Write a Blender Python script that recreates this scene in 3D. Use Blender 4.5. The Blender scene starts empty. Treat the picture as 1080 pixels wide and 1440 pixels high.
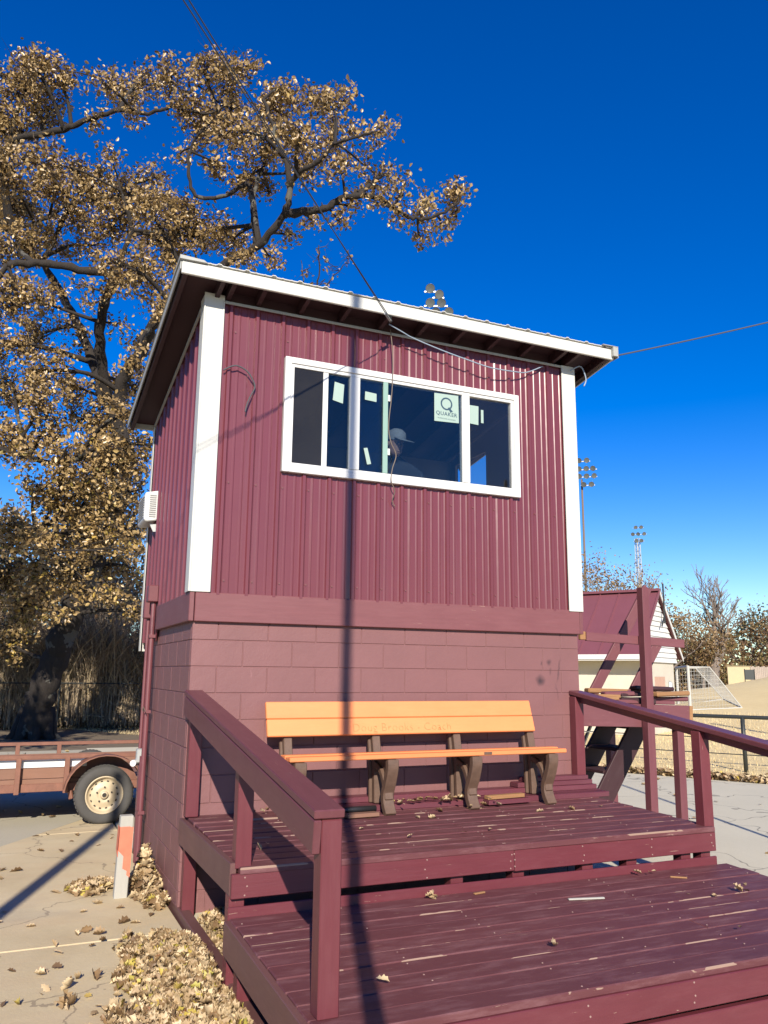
import bpy, bmesh, math, random
import numpy as np
from mathutils import Vector, Matrix, Euler
R_ = math.radians
C = bpy.context.scene
COL = C.collection
random.seed(7)
NPR = np.random.default_rng(7)

# ------------------------------------------------------------------ camera, sky, sun, exposure
cam_d = bpy.data.cameras.new('camera')
cam = bpy.data.objects.new('camera', cam_d)
COL.objects.link(cam)
CAM = Vector((-1.24616, -6.44022, 1.78930))
rt = Vector((0.912842, -0.408194, 0.009827)); up = Vector((-0.088047, -0.173285, 0.980928)); fw = Vector((0.398706, 0.896298, 0.194123))
mw = Matrix((rt, up, -fw)).transposed().to_4x4()
mw.translation = CAM
cam.matrix_world = mw
cam_d.sensor_fit = 'AUTO'; cam_d.sensor_width = 36.0; cam_d.lens = 1146.4 / 1440 * 36
cam_d.clip_start = 0.05; cam_d.clip_end = 3000
C.camera = cam

SUN_EL = 27.0
SUN_H = Vector((-0.322, -0.947, 0)).normalized()
world = bpy.data.worlds.new('World'); C.world = world; world.use_nodes = True
wn = world.node_tree
sky = wn.nodes.new('ShaderNodeTexSky'); sky.sky_type = 'NISHITA'; sky.sun_disc = False
sky.sun_elevation = R_(SUN_EL); sky.sun_rotation = R_(198.8)
sky.air_density = 1.0; sky.dust_density = 0.0; sky.ozone_density = 3.5; sky.altitude = 300
hs = wn.nodes.new('ShaderNodeHueSaturation'); hs.inputs['Saturation'].default_value = 1.45
hs.inputs['Hue'].default_value = 0.520; hs.inputs['Value'].default_value = 1.15
wn.links.new(sky.outputs[0], hs.inputs['Color'])
wn.links.new(hs.outputs[0], wn.nodes['Background'].inputs[0])
wn.nodes['Background'].inputs[1].default_value = 0.082
sun_d = bpy.data.lights.new('sun', 'SUN'); sun_d.energy = 5.0; sun_d.angle = R_(0.5); sun_d.color = (1.0, 0.90, 0.76)
sun = bpy.data.objects.new('sun', sun_d); COL.objects.link(sun)
sdir = Vector((SUN_H.x * math.cos(R_(SUN_EL)), SUN_H.y * math.cos(R_(SUN_EL)), math.sin(R_(SUN_EL))))
sun.rotation_euler = sdir.to_track_quat('Z', 'Y').to_euler()
sun.location = sdir * 60
C.view_settings.view_transform = 'Standard'; C.view_settings.look = 'None'
C.view_settings.exposure = 0.8; C.view_settings.gamma = 1.0; C.view_settings.use_curve_mapping = False
C.cycles.use_denoising = True
C.cycles.max_bounces = 8; C.cycles.transparent_max_bounces = 12

# ------------------------------------------------------------------ materials
def nmat(name):
    m = bpy.data.materials.new(name); m.use_nodes = True
    nt = m.node_tree
    b = nt.nodes['Principled BSDF']
    return m, nt, b
def nd(nt, t, **kw):
    n = nt.nodes.new(t)
    for k, v in kw.items():
        if k.startswith('i_'):
            n.inputs[k[2:].replace('_', ' ')].default_value = v
        else:
            setattr(n, k, v)
    return n
def ln(nt, a, b): nt.links.new(a, b)
def ramp(nt, fac, stops):
    r = nt.nodes.new('ShaderNodeValToRGB')
    e = r.color_ramp.elements
    while len(e) > 1: e.remove(e[-1])
    e[0].position = stops[0][0]; e[0].color = (*stops[0][1], 1) if len(stops[0][1]) == 3 else stops[0][1]
    for p, c in stops[1:]:
        q = e.new(p); q.color = (*c, 1)
    ln(nt, fac, r.inputs[0])
    return r.outputs[0]
def mixc(nt, fac, a, b, mode='MIX'):
    m = nt.nodes.new('ShaderNodeMix'); m.data_type = 'RGBA'; m.blend_type = mode
    for s, v in ((m.inputs[0], fac), (m.inputs[6], a), (m.inputs[7], b)):
        if hasattr(v, 'is_output'): ln(nt, v, s)
        elif isinstance(v, (int, float)): s.default_value = v
        else: s.default_value = (*v, 1)
    return m.outputs[2]
def mth(nt, op, a, b=0.0, c=0.0, clamp=False):
    m = nt.nodes.new('ShaderNodeMath'); m.operation = op; m.use_clamp = clamp
    for i, v in enumerate((a, b, c)):
        if hasattr(v, 'is_output'): ln(nt, v, m.inputs[i])
        else: m.inputs[i].default_value = v
    return m.outputs[0]
def coords(nt, kind='Object', scale=(1, 1, 1), rnd=False):
    tc = nt.nodes.new('ShaderNodeTexCoord')
    mp = nt.nodes.new('ShaderNodeMapping'); mp.inputs['Scale'].default_value = scale
    if kind == 'World':
        g = nt.nodes.new('ShaderNodeNewGeometry'); ln(nt, g.outputs['Position'], mp.inputs['Vector'])
    else:
        ln(nt, tc.outputs[kind], mp.inputs['Vector'])
    if rnd:
        oi = nt.nodes.new('ShaderNodeObjectInfo')
        v = nt.nodes.new('ShaderNodeVectorMath'); v.operation = 'SCALE'; v.inputs[0].default_value = (37, 53, 71)
        ln(nt, oi.outputs['Random'], v.inputs['Scale'])
        ln(nt, v.outputs[0], mp.inputs['Location'])
    return mp.outputs[0]
def noise(nt, vec, scale, detail=4, rough=0.6, dist=0.0):
    n = nt.nodes.new('ShaderNodeTexNoise'); n.inputs['Scale'].default_value = scale
    n.inputs['Detail'].default_value = detail; n.inputs['Roughness'].default_value = rough; n.inputs['Distortion'].default_value = dist
    ln(nt, vec, n.inputs['Vector'])
    return n.outputs['Fac']
def bump(nt, b, h, strength=0.2, dist=0.01):
    n = nt.nodes.new('ShaderNodeBump'); n.inputs['Strength'].default_value = strength; n.inputs['Distance'].default_value = dist
    ln(nt, h, n.inputs['Height']); ln(nt, n.outputs[0], b.inputs['Normal'])
def rnd_fac(nt):
    return nt.nodes.new('ShaderNodeObjectInfo').outputs['Random']
def sc3(c, k): return tuple(min(1, x * k) for x in c)

def m_plain(name, col, rough=0.5, var=0.12, scale=6, bmp=0.0, metal=0.0, spec=None, kind='World'):
    m, nt, b = nmat(name)
    v = coords(nt, kind)
    n = noise(nt, v, scale)
    ln(nt, mixc(nt, n, sc3(col, 1 - var), sc3(col, 1 + var)), b.inputs['Base Color'])
    b.inputs['Roughness'].default_value = rough; b.inputs['Metallic'].default_value = metal
    if spec is not None: b.inputs['Specular IOR Level'].default_value = spec
    if bmp: bump(nt, b, noise(nt, v, scale * 8), bmp, 0.004)
    return m

def m_siding(name, col):
    m, nt, b = nmat(name)
    v = coords(nt, 'World', (1, 1, 0.15))
    n = noise(nt, v, 5, 5)
    n2 = noise(nt, coords(nt, 'World'), 1.2, 3)
    c = mixc(nt, n, sc3(col, .88), sc3(col, 1.12))
    c = mixc(nt, mth(nt, 'MULTIPLY', n2, .35), c, sc3(col, 1.35))
    stk_ = noise(nt, coords(nt, 'World', (6, 6, .12)), 3.0, 5, .7)
    c = mixc(nt, mth(nt, 'MULTIPLY', mth(nt, 'SUBTRACT', stk_, .52, clamp=True), 1.6, clamp=True), c, tuple(q * .9 + .05 for q in col))
    ln(nt, c, b.inputs['Base Color'])
    ln(nt, mth(nt, 'MULTIPLY_ADD', n2, .12, .24), b.inputs['Roughness'])
    b.inputs['Specular IOR Level'].default_value = .6
    bump(nt, b, noise(nt, coords(nt, 'World'), 3, 2), .15, .02)
    return m

def m_block(name):
    m, nt, b = nmat(name)
    col = (.196, .086, .088)
    v = coords(nt, 'World')
    n = noise(nt, v, 2.2, 5); n2 = noise(nt, v, 30, 4); n3 = noise(nt, coords(nt, 'World', (3, 3, .5)), 4, 4)
    c = mixc(nt, n, sc3(col, .82), sc3(col, 1.2))
    c = mixc(nt, mth(nt, 'MULTIPLY', rnd_fac(nt), .3), c, sc3(col, .85))
    c = mixc(nt, mth(nt, 'MULTIPLY', mth(nt, 'GREATER_THAN', n3, .68), .25), c, (.32, .16, .17))
    c = mixc(nt, mth(nt, 'MULTIPLY', mth(nt, 'GREATER_THAN', n2, .74), .5), c, (.45, .3, .28))
    # black spray marks on the front wall (fixed marks of their own)
    g = nt.nodes.new('ShaderNodeNewGeometry')
    wob = nt.nodes.new('ShaderNodeTexNoise'); wob.inputs['Scale'].default_value = 14
    ln(nt, g.outputs['Position'], wob.inputs['Vector'])
    wadd = nt.nodes.new('ShaderNodeVectorMath'); wadd.operation = 'MULTIPLY_ADD'
    ln(nt, wob.outputs['Color'], wadd.inputs[0]); wadd.inputs[1].default_value = (.05, 0, .05); ln(nt, g.outputs['Position'], wadd.inputs[2])
    def spot(x, z, rx, rz, soft, amt, rot=0):
        sub = nt.nodes.new('ShaderNodeVectorMath'); sub.operation = 'SUBTRACT'
        ln(nt, wadd.outputs[0], sub.inputs[0]); sub.inputs[1].default_value = (x + .025, 0, z + .025)
        mp = nt.nodes.new('ShaderNodeMapping'); mp.inputs['Rotation'].default_value = (0, rot, 0)
        ln(nt, sub.outputs[0], mp.inputs['Vector'])
        sx = nt.nodes.new('ShaderNodeSeparateXYZ'); ln(nt, mp.outputs[0], sx.inputs[0])
        d = mth(nt, 'SQRT', mth(nt, 'ADD', mth(nt, 'POWER', mth(nt, 'ABSOLUTE', mth(nt, 'DIVIDE', sx.outputs[0], rx)), 2), mth(nt, 'POWER', mth(nt, 'ABSOLUTE', mth(nt, 'DIVIDE', sx.outputs[2], rz)), 2)))
        f = mth(nt, 'DIVIDE', mth(nt, 'SUBTRACT', 1.0, d), soft, clamp=True)
        return mth(nt, 'MULTIPLY', f, amt)
    fs = [spot(3.22, 1.735, .06, .062, .9, .85), spot(3.32, 1.905, .035, .035, .8, .6), spot(3.235, 1.895, .016, .02, .8, .5),
          spot(3.425, 1.83, .016, .14, .8, .55, R_(-12)), spot(3.40, 1.64, .008, .10, .9, .4, R_(14)), spot(3.335, 1.82, .014, .05, .8, .45)]
    tot = fs[0]
    for f in fs[1:]: tot = mth(nt, 'MAXIMUM', tot, f)
    sy = nt.nodes.new('ShaderNodeSeparateXYZ'); ln(nt, g.outputs['Position'], sy.inputs[0])
    tot = mth(nt, 'MULTIPLY', tot, mth(nt, 'LESS_THAN', sy.outputs[1], .03))
    c = mixc(nt, tot, c, (.02, .012, .018))
    ln(nt, c, b.inputs['Base Color'])
    b.inputs['Roughness'].default_value = .55
    hh = mth(nt, 'ADD', mth(nt, 'MULTIPLY', noise(nt, v, 90, 3), .6), noise(nt, v, 18, 4))
    bump(nt, b, hh, .35, .006)
    return m

def m_wood(name, col, worn=0.0, rough=0.5, edge=0.0, half=0.07, wornc=(.42, .30, .22), axis='X', var=.25, faded=.12):
    """painted timber: grain along the local X axis, chips and bare edges"""
    m, nt, b = nmat(name)
    s = {'X': (1, 12, 12), 'Z': (12, 12, 1), 'Y': (12, 1, 12)}[axis]
    v = coords(nt, 'Object', s, True)
    v1 = coords(nt, 'Object', (1, 1, 1), True)
    n = noise(nt, v, 3.0, 6, .65)
    n2 = noise(nt, v1, 2.5, 4)
    c = mixc(nt, n, sc3(col, 1 - var), sc3(col, 1 + var))
    c = mixc(nt, mth(nt, 'MULTIPLY', n2, .5), c, sc3(col, 1.3))
    c = mixc(nt, mth(nt, 'MULTIPLY', rnd_fac(nt), .35), c, sc3(col, .7))
    fd_ = noise(nt, coords(nt, 'Object', tuple(q * .35 + .65 for q in s), True), 3.5, 6, .7)
    c = mixc(nt, mth(nt, 'MULTIPLY', mth(nt, 'MULTIPLY', mth(nt, 'SUBTRACT', fd_, .48, clamp=True), 5.0, clamp=True), faded), c, tuple(q * 1.35 + .05 for q in col))
    if worn or edge:
        w = noise(nt, v, 4.5, 5, .7)
        big = noise(nt, v1, 1.6, 3)
        f = mth(nt, 'GREATER_THAN', mth(nt, 'MULTIPLY_ADD', big, .22, w), .84 - worn)
        if edge:
            tc = nt.nodes.new('ShaderNodeTexCoord'); sx = nt.nodes.new('ShaderNodeSeparateXYZ'); ln(nt, tc.outputs['Object'], sx.inputs[0])
            ay = mth(nt, 'DIVIDE', mth(nt, 'SUBTRACT', mth(nt, 'ABSOLUTE', sx.outputs[1]), half - .016), .016, clamp=True)
            en = noise(nt, coords(nt, 'Object', (1, 3, 3), True), 2.2, 4, .7)
            seg = noise(nt, coords(nt, 'Object', (.9, 2.5, 1), True), 1.3, 3, .6)
            f2 = mth(nt, 'GREATER_THAN', mth(nt, 'ADD', mth(nt, 'MULTIPLY', ay, .10), mth(nt, 'MULTIPLY_ADD', seg, .8, mth(nt, 'MULTIPLY', en, .5))), .86 - edge)
            f2 = mth(nt, 'MULTIPLY', f2, mth(nt, 'GREATER_THAN', ay, .78))
            f2 = mth(nt, 'MULTIPLY', f2, mth(nt, 'GREATER_THAN', sx.outputs[2], .008))
            f = mth(nt, 'MAXIMUM', f, f2)
        c = mixc(nt, mth(nt, 'MULTIPLY', f, .62), c, wornc)
    ln(nt, c, b.inputs['Base Color'])
    ln(nt, mth(nt, 'MULTIPLY_ADD', n2, .3, rough - .12), b.inputs['Roughness'])
    bump(nt, b, n, .35, .004)
    return m

def m_leaf(name, stops, trans=.3, rough=.5):
    m, nt, b = nmat(name)
    a = nt.nodes.new('ShaderNodeAttribute'); a.attribute_name = 'rnd'
    c = ramp(nt, a.outputs['Fac'], stops)
    ln(nt, c, b.inputs['Base Color']); b.inputs['Roughness'].default_value = rough
    t = nt.nodes.new('ShaderNodeBsdfTranslucent'); ln(nt, c, t.inputs[0])
    mx = nt.nodes.new('ShaderNodeMixShader'); mx.inputs[0].default_value = trans
    out = nt.nodes['Material Output']
    ln(nt, b.outputs[0], mx.inputs[1]); ln(nt, t.outputs[0], mx.inputs[2]); ln(nt, mx.outputs[0], out.inputs[0])
    return m

def m_glass(name, tint, refl, dust=(.03, .05, .08), dfac=.04):
    m, nt, b = nmat(name)
    tr = nt.nodes.new('ShaderNodeBsdfTransparent'); tr.inputs[0].default_value = (*tint, 1)
    gl = nt.nodes.new('ShaderNodeBsdfGlossy'); gl.inputs['Roughness'].default_value = .01; gl.inputs[0].default_value = (*refl, 1)
    lw = nt.nodes.new('ShaderNodeFresnel'); lw.inputs[0].default_value = 1.5
    mx = nt.nodes.new('ShaderNodeMixShader'); ln(nt, lw.outputs[0], mx.inputs[0])
    df = nt.nodes.new('ShaderNodeBsdfDiffuse'); df.inputs[0].default_value = (*dust, 1)
    md = nt.nodes.new('ShaderNodeMixShader'); ln(nt, mth(nt, 'MULTIPLY_ADD', noise(nt, coords(nt, 'World'), 2.5, 5), dfac, dfac * .6), md.inputs[0]); ln(nt, tr.outputs[0], md.inputs[1]); ln(nt, df.outputs[0], md.inputs[2])
    ln(nt, md.outputs[0], mx.inputs[1]); ln(nt, gl.outputs[0], mx.inputs[2]); ln(nt, mx.outputs[0], nt.nodes['Material Output'].inputs[0])
    return m

def m_bark(name, col):
    m, nt, b = nmat(name)
    v = coords(nt, 'World', (1, 1, .18))
    n = noise(nt, v, 11, 6, .75); n2 = noise(nt, coords(nt, 'World'), 1.4, 4)
    c = mixc(nt, n, sc3(col, .5), sc3(col, 1.5))
    c = mixc(nt, mth(nt, 'MULTIPLY', mth(nt, 'GREATER_THAN', n2, .6), .4), c, (.20, .20, .17))
    ln(nt, c, b.inputs['Base Color']); b.inputs['Roughness'].default_value = .9
    bump(nt, b, n, .9, .05)
    return m

def m_concrete():
    m, nt, b = nmat('concrete')
    v = coords(nt, 'World')
    n = noise(nt, v, .9, 6, .6); n2 = noise(nt, v, 45, 5, .7); n3 = noise(nt, coords(nt, 'World', (.6, 2, 1)), 1.7, 5)
    c = ramp(nt, n, [(.3, (.50, .395, .225)), (.5, (.62, .51, .31)), (.7, (.68, .58, .38))])
    c = mixc(nt, mth(nt, 'MULTIPLY', mth(nt, 'SUBTRACT', n3, .45, clamp=True), 2.2, clamp=True), c, (.60, .45, .27))
    c = mixc(nt, mth(nt, 'MULTIPLY', n2, .3), c, (.34, .28, .21))
    pit = mth(nt, 'GREATER_THAN', noise(nt, v, 120, 2), .73)
    c = mixc(nt, mth(nt, 'MULTIPLY', pit, .5), c, (.15, .12, .09))
    vo = nt.nodes.new('ShaderNodeTexVoronoi'); vo.feature = 'DISTANCE_TO_EDGE'; vo.inputs['Scale'].default_value = .42
    wv = nt.nodes.new('ShaderNodeVectorMath'); wv.operation = 'MULTIPLY_ADD'
    nz = nt.nodes.new('ShaderNodeTexNoise'); nz.inputs['Scale'].default_value = 2.4; nz.inputs['Detail'].default_value = 5; ln(nt, v, nz.inputs['Vector'])
    ln(nt, nz.outputs['Color'], wv.inputs[0]); wv.inputs[1].default_value = (.7, .7, .7); ln(nt, v, wv.inputs[2]); ln(nt, wv.outputs[0], vo.inputs['Vector'])
    c = mixc(nt, mth(nt, 'MULTIPLY', mth(nt, 'LESS_THAN', vo.outputs['Distance'], .0035), .55), c, (.16, .12, .085))
    st2 = noise(nt, coords(nt, 'World', (1, 1.6, 1)), .75, 4, .55)
    c = mixc(nt, mth(nt, 'MULTIPLY', mth(nt, 'SUBTRACT', st2, .54, clamp=True), 3.2, clamp=True), c, (.33, .28, .215))
    ln(nt, c, b.inputs['Base Color']); b.inputs['Roughness'].default_value = .85
    bump(nt, b, mth(nt, 'ADD', n2, mth(nt, 'MULTIPLY', noise(nt, v, 8, 4), .7)), .35, .008)
    return m

def m_asphalt(name, k=1.0, tint=(1, .97, .92)):
    m, nt, b = nmat(name)
    v = coords(nt, 'World')
    n = noise(nt, v, .5, 5); n2 = noise(nt, v, 70, 4, .8)
    c = mixc(nt, n, tuple(.16 * k * t for t in tint), tuple(.27 * k * t for t in tint))
    c = mixc(nt, mth(nt, 'MULTIPLY', n2, .6), c, tuple(.36 * k * t for t in tint))
    vo = nt.nodes.new('ShaderNodeTexVoronoi'); vo.feature = 'DISTANCE_TO_EDGE'; vo.inputs['Scale'].default_value = .55
    wv = nt.nodes.new('ShaderNodeVectorMath'); wv.operation = 'MULTIPLY_ADD'
    nz = nt.nodes.new('ShaderNodeTexNoise'); nz.inputs['Scale'].default_value = 2.0; ln(nt, v, nz.inputs['Vector'])
    ln(nt, nz.outputs['Color'], wv.inputs[0]); wv.inputs[1].default_value = (.8, .8, .8); ln(nt, v, wv.inputs[2]); ln(nt, wv.outputs[0], vo.inputs['Vector'])
    cr = mth(nt, 'LESS_THAN', vo.outputs['Distance'], .006)
    c = mixc(nt, mth(nt, 'MULTIPLY', cr, .55), c, (.05, .045, .04))
    ln(nt, c, b.inputs['Base Color']); b.inputs['Roughness'].default_value = .9
    bump(nt, b, n2, .5, .006)
    return m

def m_ground():
    m, nt, b = nmat('dry_ground')
    v = coords(nt, 'World')
    n = noise(nt, v, .12, 6, .65); n2 = noise(nt, v, 2.5, 6, .7); n3 = noise(nt, v, 30, 4, .8)
    c = ramp(nt, n, [(.3, (.78, .60, .28)), (.5, (.92, .74, .37)), (.72, (.95, .79, .43))])
    c = mixc(nt, n2, (.70, .54, .27), c)
    c = mixc(nt, mth(nt, 'MULTIPLY', mth(nt, 'SUBTRACT', n3, .5, clamp=True), 2.0, clamp=True), c, (.45, .32, .16))
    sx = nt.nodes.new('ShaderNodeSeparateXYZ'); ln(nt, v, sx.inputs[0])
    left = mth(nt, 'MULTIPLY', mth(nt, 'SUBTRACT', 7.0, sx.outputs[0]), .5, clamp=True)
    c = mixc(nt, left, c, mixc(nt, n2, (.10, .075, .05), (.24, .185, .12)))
    ln(nt, c, b.inputs['Base Color']); b.inputs['Roughness'].default_value = .95
    bump(nt, b, mth(nt, 'ADD', n3, n2), .4, .03)
    return m

MAROON = (.138, .032, .042)
DECK = (.105, .027, .042)
M = {}
M['siding'] = m_siding('maroon_sheet_metal', MAROON)
M['block'] = m_block('painted_block')
M['mortar'] = m_plain('painted_mortar', (.215, .10, .10), .7, .2, 9, .3)
M['ledger'] = m_wood('painted_ledger', (.165, .055, .062), .03, .5)
M['ledger_y'] = m_wood('painted_ledger_side', (.165, .055, .062), .03, .5, axis='Y')
M['deck'] = m_wood('painted_deck_board', (.108, .029, .034), .04, .62, .04, .07, faded=.7)
M['deckstrip'] = m_wood('painted_deck_strip', (.12, .03, .044), .03, .45)
M['fascia'] = m_wood('painted_fascia', (.120, .022, .031), .035, .46)
M['rim_y'] = m_wood('painted_rim', (.125, .055, .052), .02, .5, axis='Y')
M['rim_x'] = m_wood('painted_rim_along', (.125, .055, .052), .02, .5)
M['post'] = m_wood('painted_post', (.125, .025, .034), .02, .42, axis='Z')
M['rail'] = m_wood('painted_rail', (.118, .034, .042), .02, .42)
M['landing'] = m_wood('painted_landing', (.16, .052, .062), .05, .55)
M['landingz'] = m_wood('painted_landing_post', (.15, .045, .056), .03, .5, axis='Z')
M['rawwood'] = m_wood('bare_broken_wood', (.30, .155, .065), .0, .8, var=.5)
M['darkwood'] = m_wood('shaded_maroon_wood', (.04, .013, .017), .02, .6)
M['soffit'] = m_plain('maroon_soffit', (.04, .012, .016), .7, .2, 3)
M['white'] = m_plain('white_trim', (.58, .585, .545), .4, .04, 4)
M['vinyl'] = m_plain('white_vinyl', (.68, .69, .68), .3, .02, 4)
M['teal'] = m_plain('glass_tinted_stile', (.24, .38, .335), .4, .05, 5)  # sash stile; tint of the glass over it put into its colour
M['paper'] = m_plain('sticker_paper', (.31, .42, .38), .6, .04, 9)
M['navy'] = m_plain('navy_print', (.02, .06, .10), .6, .02, 9)
M['glass'] = m_glass('tinted_glass', (.74, .80, .86), (.80, .82, .80))
M['screen'] = m_glass('screened_glass', (.42, .42, .42), (.6, .6, .6), (.05, .048, .045), .30)
M['glassclear'] = m_glass('plain_glass', (.82, .84, .86), (.7, .7, .7), (.05, .05, .05), .08)
M['inner'] = m_plain('interior_wall', (.26, .20, .16), .8, .2, 3)
M['orange'] = m_wood('orange_plank', (.74, .245, .085), .0, .5, var=.10)
M['orangedark'] = m_plain('engraving', (.66, .205, .068), .7, .1, 20)
M['legplastic'] = m_plain('brown_cast', (.115, .068, .047), .6, .4, 22, .4, kind='Object')
M['concrete'] = m_concrete()
M['asphalt'] = m_asphalt('grey_asphalt', 1.75, (1, .92, .71))
M['path'] = m_asphalt('pale_asphalt', 2.35, (1, .93, .71))
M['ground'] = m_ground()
M['leafpile'] = m_leaf('fallen_leaf', [(0, (.15, .09, .045)), (.2, (.30, .19, .09)), (.5, (.50, .37, .21)), (.8, (.64, .50, .31)), (.93, (.62, .49, .28)), (.955, (.58, .43, .08)), (.98, (.42, .38, .08)), (1, (.26, .10, .04))], .15, .55)
M['oakleaf'] = m_leaf('oak_leaf', [(0, (.11, .072, .03)), (.3, (.25, .165, .068)), (.6, (.41, .28, .115)), (.85, (.60, .44, .22)), (.93, (.46, .31, .05)), (1, (.19, .175, .06))], .18, .34)
M['tanleaf'] = m_leaf('tan_leaf', [(0, (.16, .11, .06)), (.5, (.30, .205, .105)), (1, (.42, .29, .14))], .25)
M['rustleaf'] = m_leaf('rust_leaf', [(0, (.16, .09, .05)), (.5, (.26, .165, .075)), (.8, (.24, .19, .07)), (1, (.11, .11, .045))], .25)
M['greenleaf'] = m_leaf('dark_green_leaf', [(0, (.04, .05, .025)), (.6, (.08, .09, .045)), (1, (.17, .13, .07))], .2)
M['thicket'] = m_leaf('thicket_twig', [(0, (.16, .12, .08)), (.4, (.36, .28, .18)), (.8, (.58, .46, .31)), (1, (.38, .31, .12))], .15, .8)
M['straw'] = m_leaf('straw_grass', [(0, (.60, .45, .22)), (.5, (.80, .64, .34)), (1, (.90, .75, .46))], .2, .7)
M['bark'] = m_bark('oak_bark', (.026, .02, .016))
M['greybark'] = m_bark('grey_bark', (.20, .165, .14))
M['black'] = m_plain('black_rubber', (.02, .02, .022), .5, .2, 12)
M['blackmetal'] = m_plain('black_metal', (.025, .03, .03), .45, .2, 8)
M['tyre'] = m_plain('dusty_tyre', (.065, .062, .058), .85, .25, 10, .3)
M['rim'] = m_plain('tan_rim', (.50, .41, .27), .5, .12, 8)
M['rimdark'] = m_plain('rim_hole', (.03, .025, .02), .8)
M['rust'] = m_plain('rusty_frame', (.20, .085, .055), .65, .4, 14, .2)
M['trailerboard'] = m_wood('trailer_board', (.21, .105, .068), .03, .7, var=.35)
M['trailerwhite'] = m_wood('trailer_white_board', (.72, .76, .78), .03, .6, var=.08)
M['galv'] = m_plain('galvanised', (.45, .47, .47), .45, .15, 8, 0, .4)
M['greymetal'] = m_plain('grey_flashing', (.36, .37, .35), .5, .12, 8)
M['maroonpipe'] = m_plain('painted_pipe', (.15, .045, .055), .45, .15, 8)
M['acgrey'] = m_plain('vent_grey', (.30, .31, .31), .6, .1, 10)
M['cable'] = m_plain('dark_cable', (.06, .068, .08), .7)
M['nail'] = m_plain('nail_head', (.30, .19, .17), .5)
M['bluecable'] = m_plain('pale_cable', (.26, .33, .42), .5)
M['cord'] = m_plain('tan_cord', (.15, .115, .09), .6)
M['orangepaint'] = m_plain('faded_orange', (.60, .17, .10), .7, .25, 12)
M['stakewhite'] = m_wood('weathered_white', (.38, .37, .33), .02, .7, axis='Z', var=.1)
M['cream'] = m_plain('cream_wall', (.60, .56, .47), .7, .12, 2.5, .1)
M['whitesiding'] = m_plain('white_board', (.72, .73, .72), .5, .06, 3)
M['farfence'] = m_plain('grey_fence_wood', (.36, .30, .25), .8, .25, 3)
M['tanwall'] = m_plain('tan_wall', (.55, .46, .28), .8, .08, 3)
M['net'] = m_plain('white_net', (.46, .46, .43), .8, .05, 5)
M['lamp'] = m_plain('lamp_reflector', (.09, .10, .10), .3, .1, 8, 0, .3)
M['lampglass'] = m_plain('lamp_lens', (.11, .125, .13), .15, .05, 8)
M['skin'] = m_plain('skin', (.36, .20, .14), .5, .05, 10)
M['shirt'] = m_plain('dark_shirt', (.03, .034, .045), .8, .15, 10)
M['cap'] = m_plain('grey_cap', (.22, .23, .23), .8, .15, 30)
M['greencloth'] = m_plain('green_cloth', (.20, .42, .12), .8, .1, 10)
M['fadedred'] = m_plain('faded_pink_paint', (.52, .33, .25), .8, .2, 10)
M['poleg'] = m_plain('pole_metal', (.25, .25, .25), .5)
M['polewood'] = m_plain('pole_wood', (.16, .12, .09), .9, .2, 5)

# overall value of the painted and natural colours
TONE = .82
for m in bpy.data.materials:
    if not m.use_nodes: continue
    nt = m.node_tree
    for n in [n for n in nt.nodes if n.type in ('BSDF_PRINCIPLED', 'BSDF_TRANSLUCENT')]:
        s = n.inputs[0]
        if not s.is_linked: continue
        src = s.links[0].from_socket
        v = nt.nodes.new('ShaderNodeHueSaturation'); v.inputs['Value'].default_value = TONE
        ln(nt, src, v.inputs['Color']); ln(nt, v.outputs[0], s)

# ------------------------------------------------------------------ object helpers
WM = {}
def props(o, label=None, cat=None, group=None, kind=None):
    if label: o['label'] = label
    if cat: o['category'] = cat
    if group: o['group'] = group
    if kind: o['kind'] = kind
    return o
def thing(name, label, cat, loc=(0, 0, 0), rotz=0, group=None):
    o = bpy.data.objects.new(name, None); COL.objects.link(o)
    o.empty_display_size = .2
    o.location = loc; o.rotation_euler = (0, 0, rotz)
    WM[o] = Matrix.Translation(Vector(loc)) @ Matrix.Rotation(rotz, 4, 'Z')
    return props(o, label, cat, group)
def link(name, me, parent=None, loc=(0, 0, 0), rot=(0, 0, 0), local=False):
    """loc is a world position (the parents are unrotated) unless local"""
    o = bpy.data.objects.new(name, me); COL.objects.link(o)
    m = Matrix.Translation(Vector(loc)) @ Euler(rot).to_matrix().to_4x4()
    if parent is None:
        WM[o] = m
    else:
        o.parent = parent
        if local: WM[o] = WM[parent] @ m
        else:
            WM[o] = m; m = WM[parent].inverted() @ m
    o.matrix_basis = m
    return o

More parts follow.
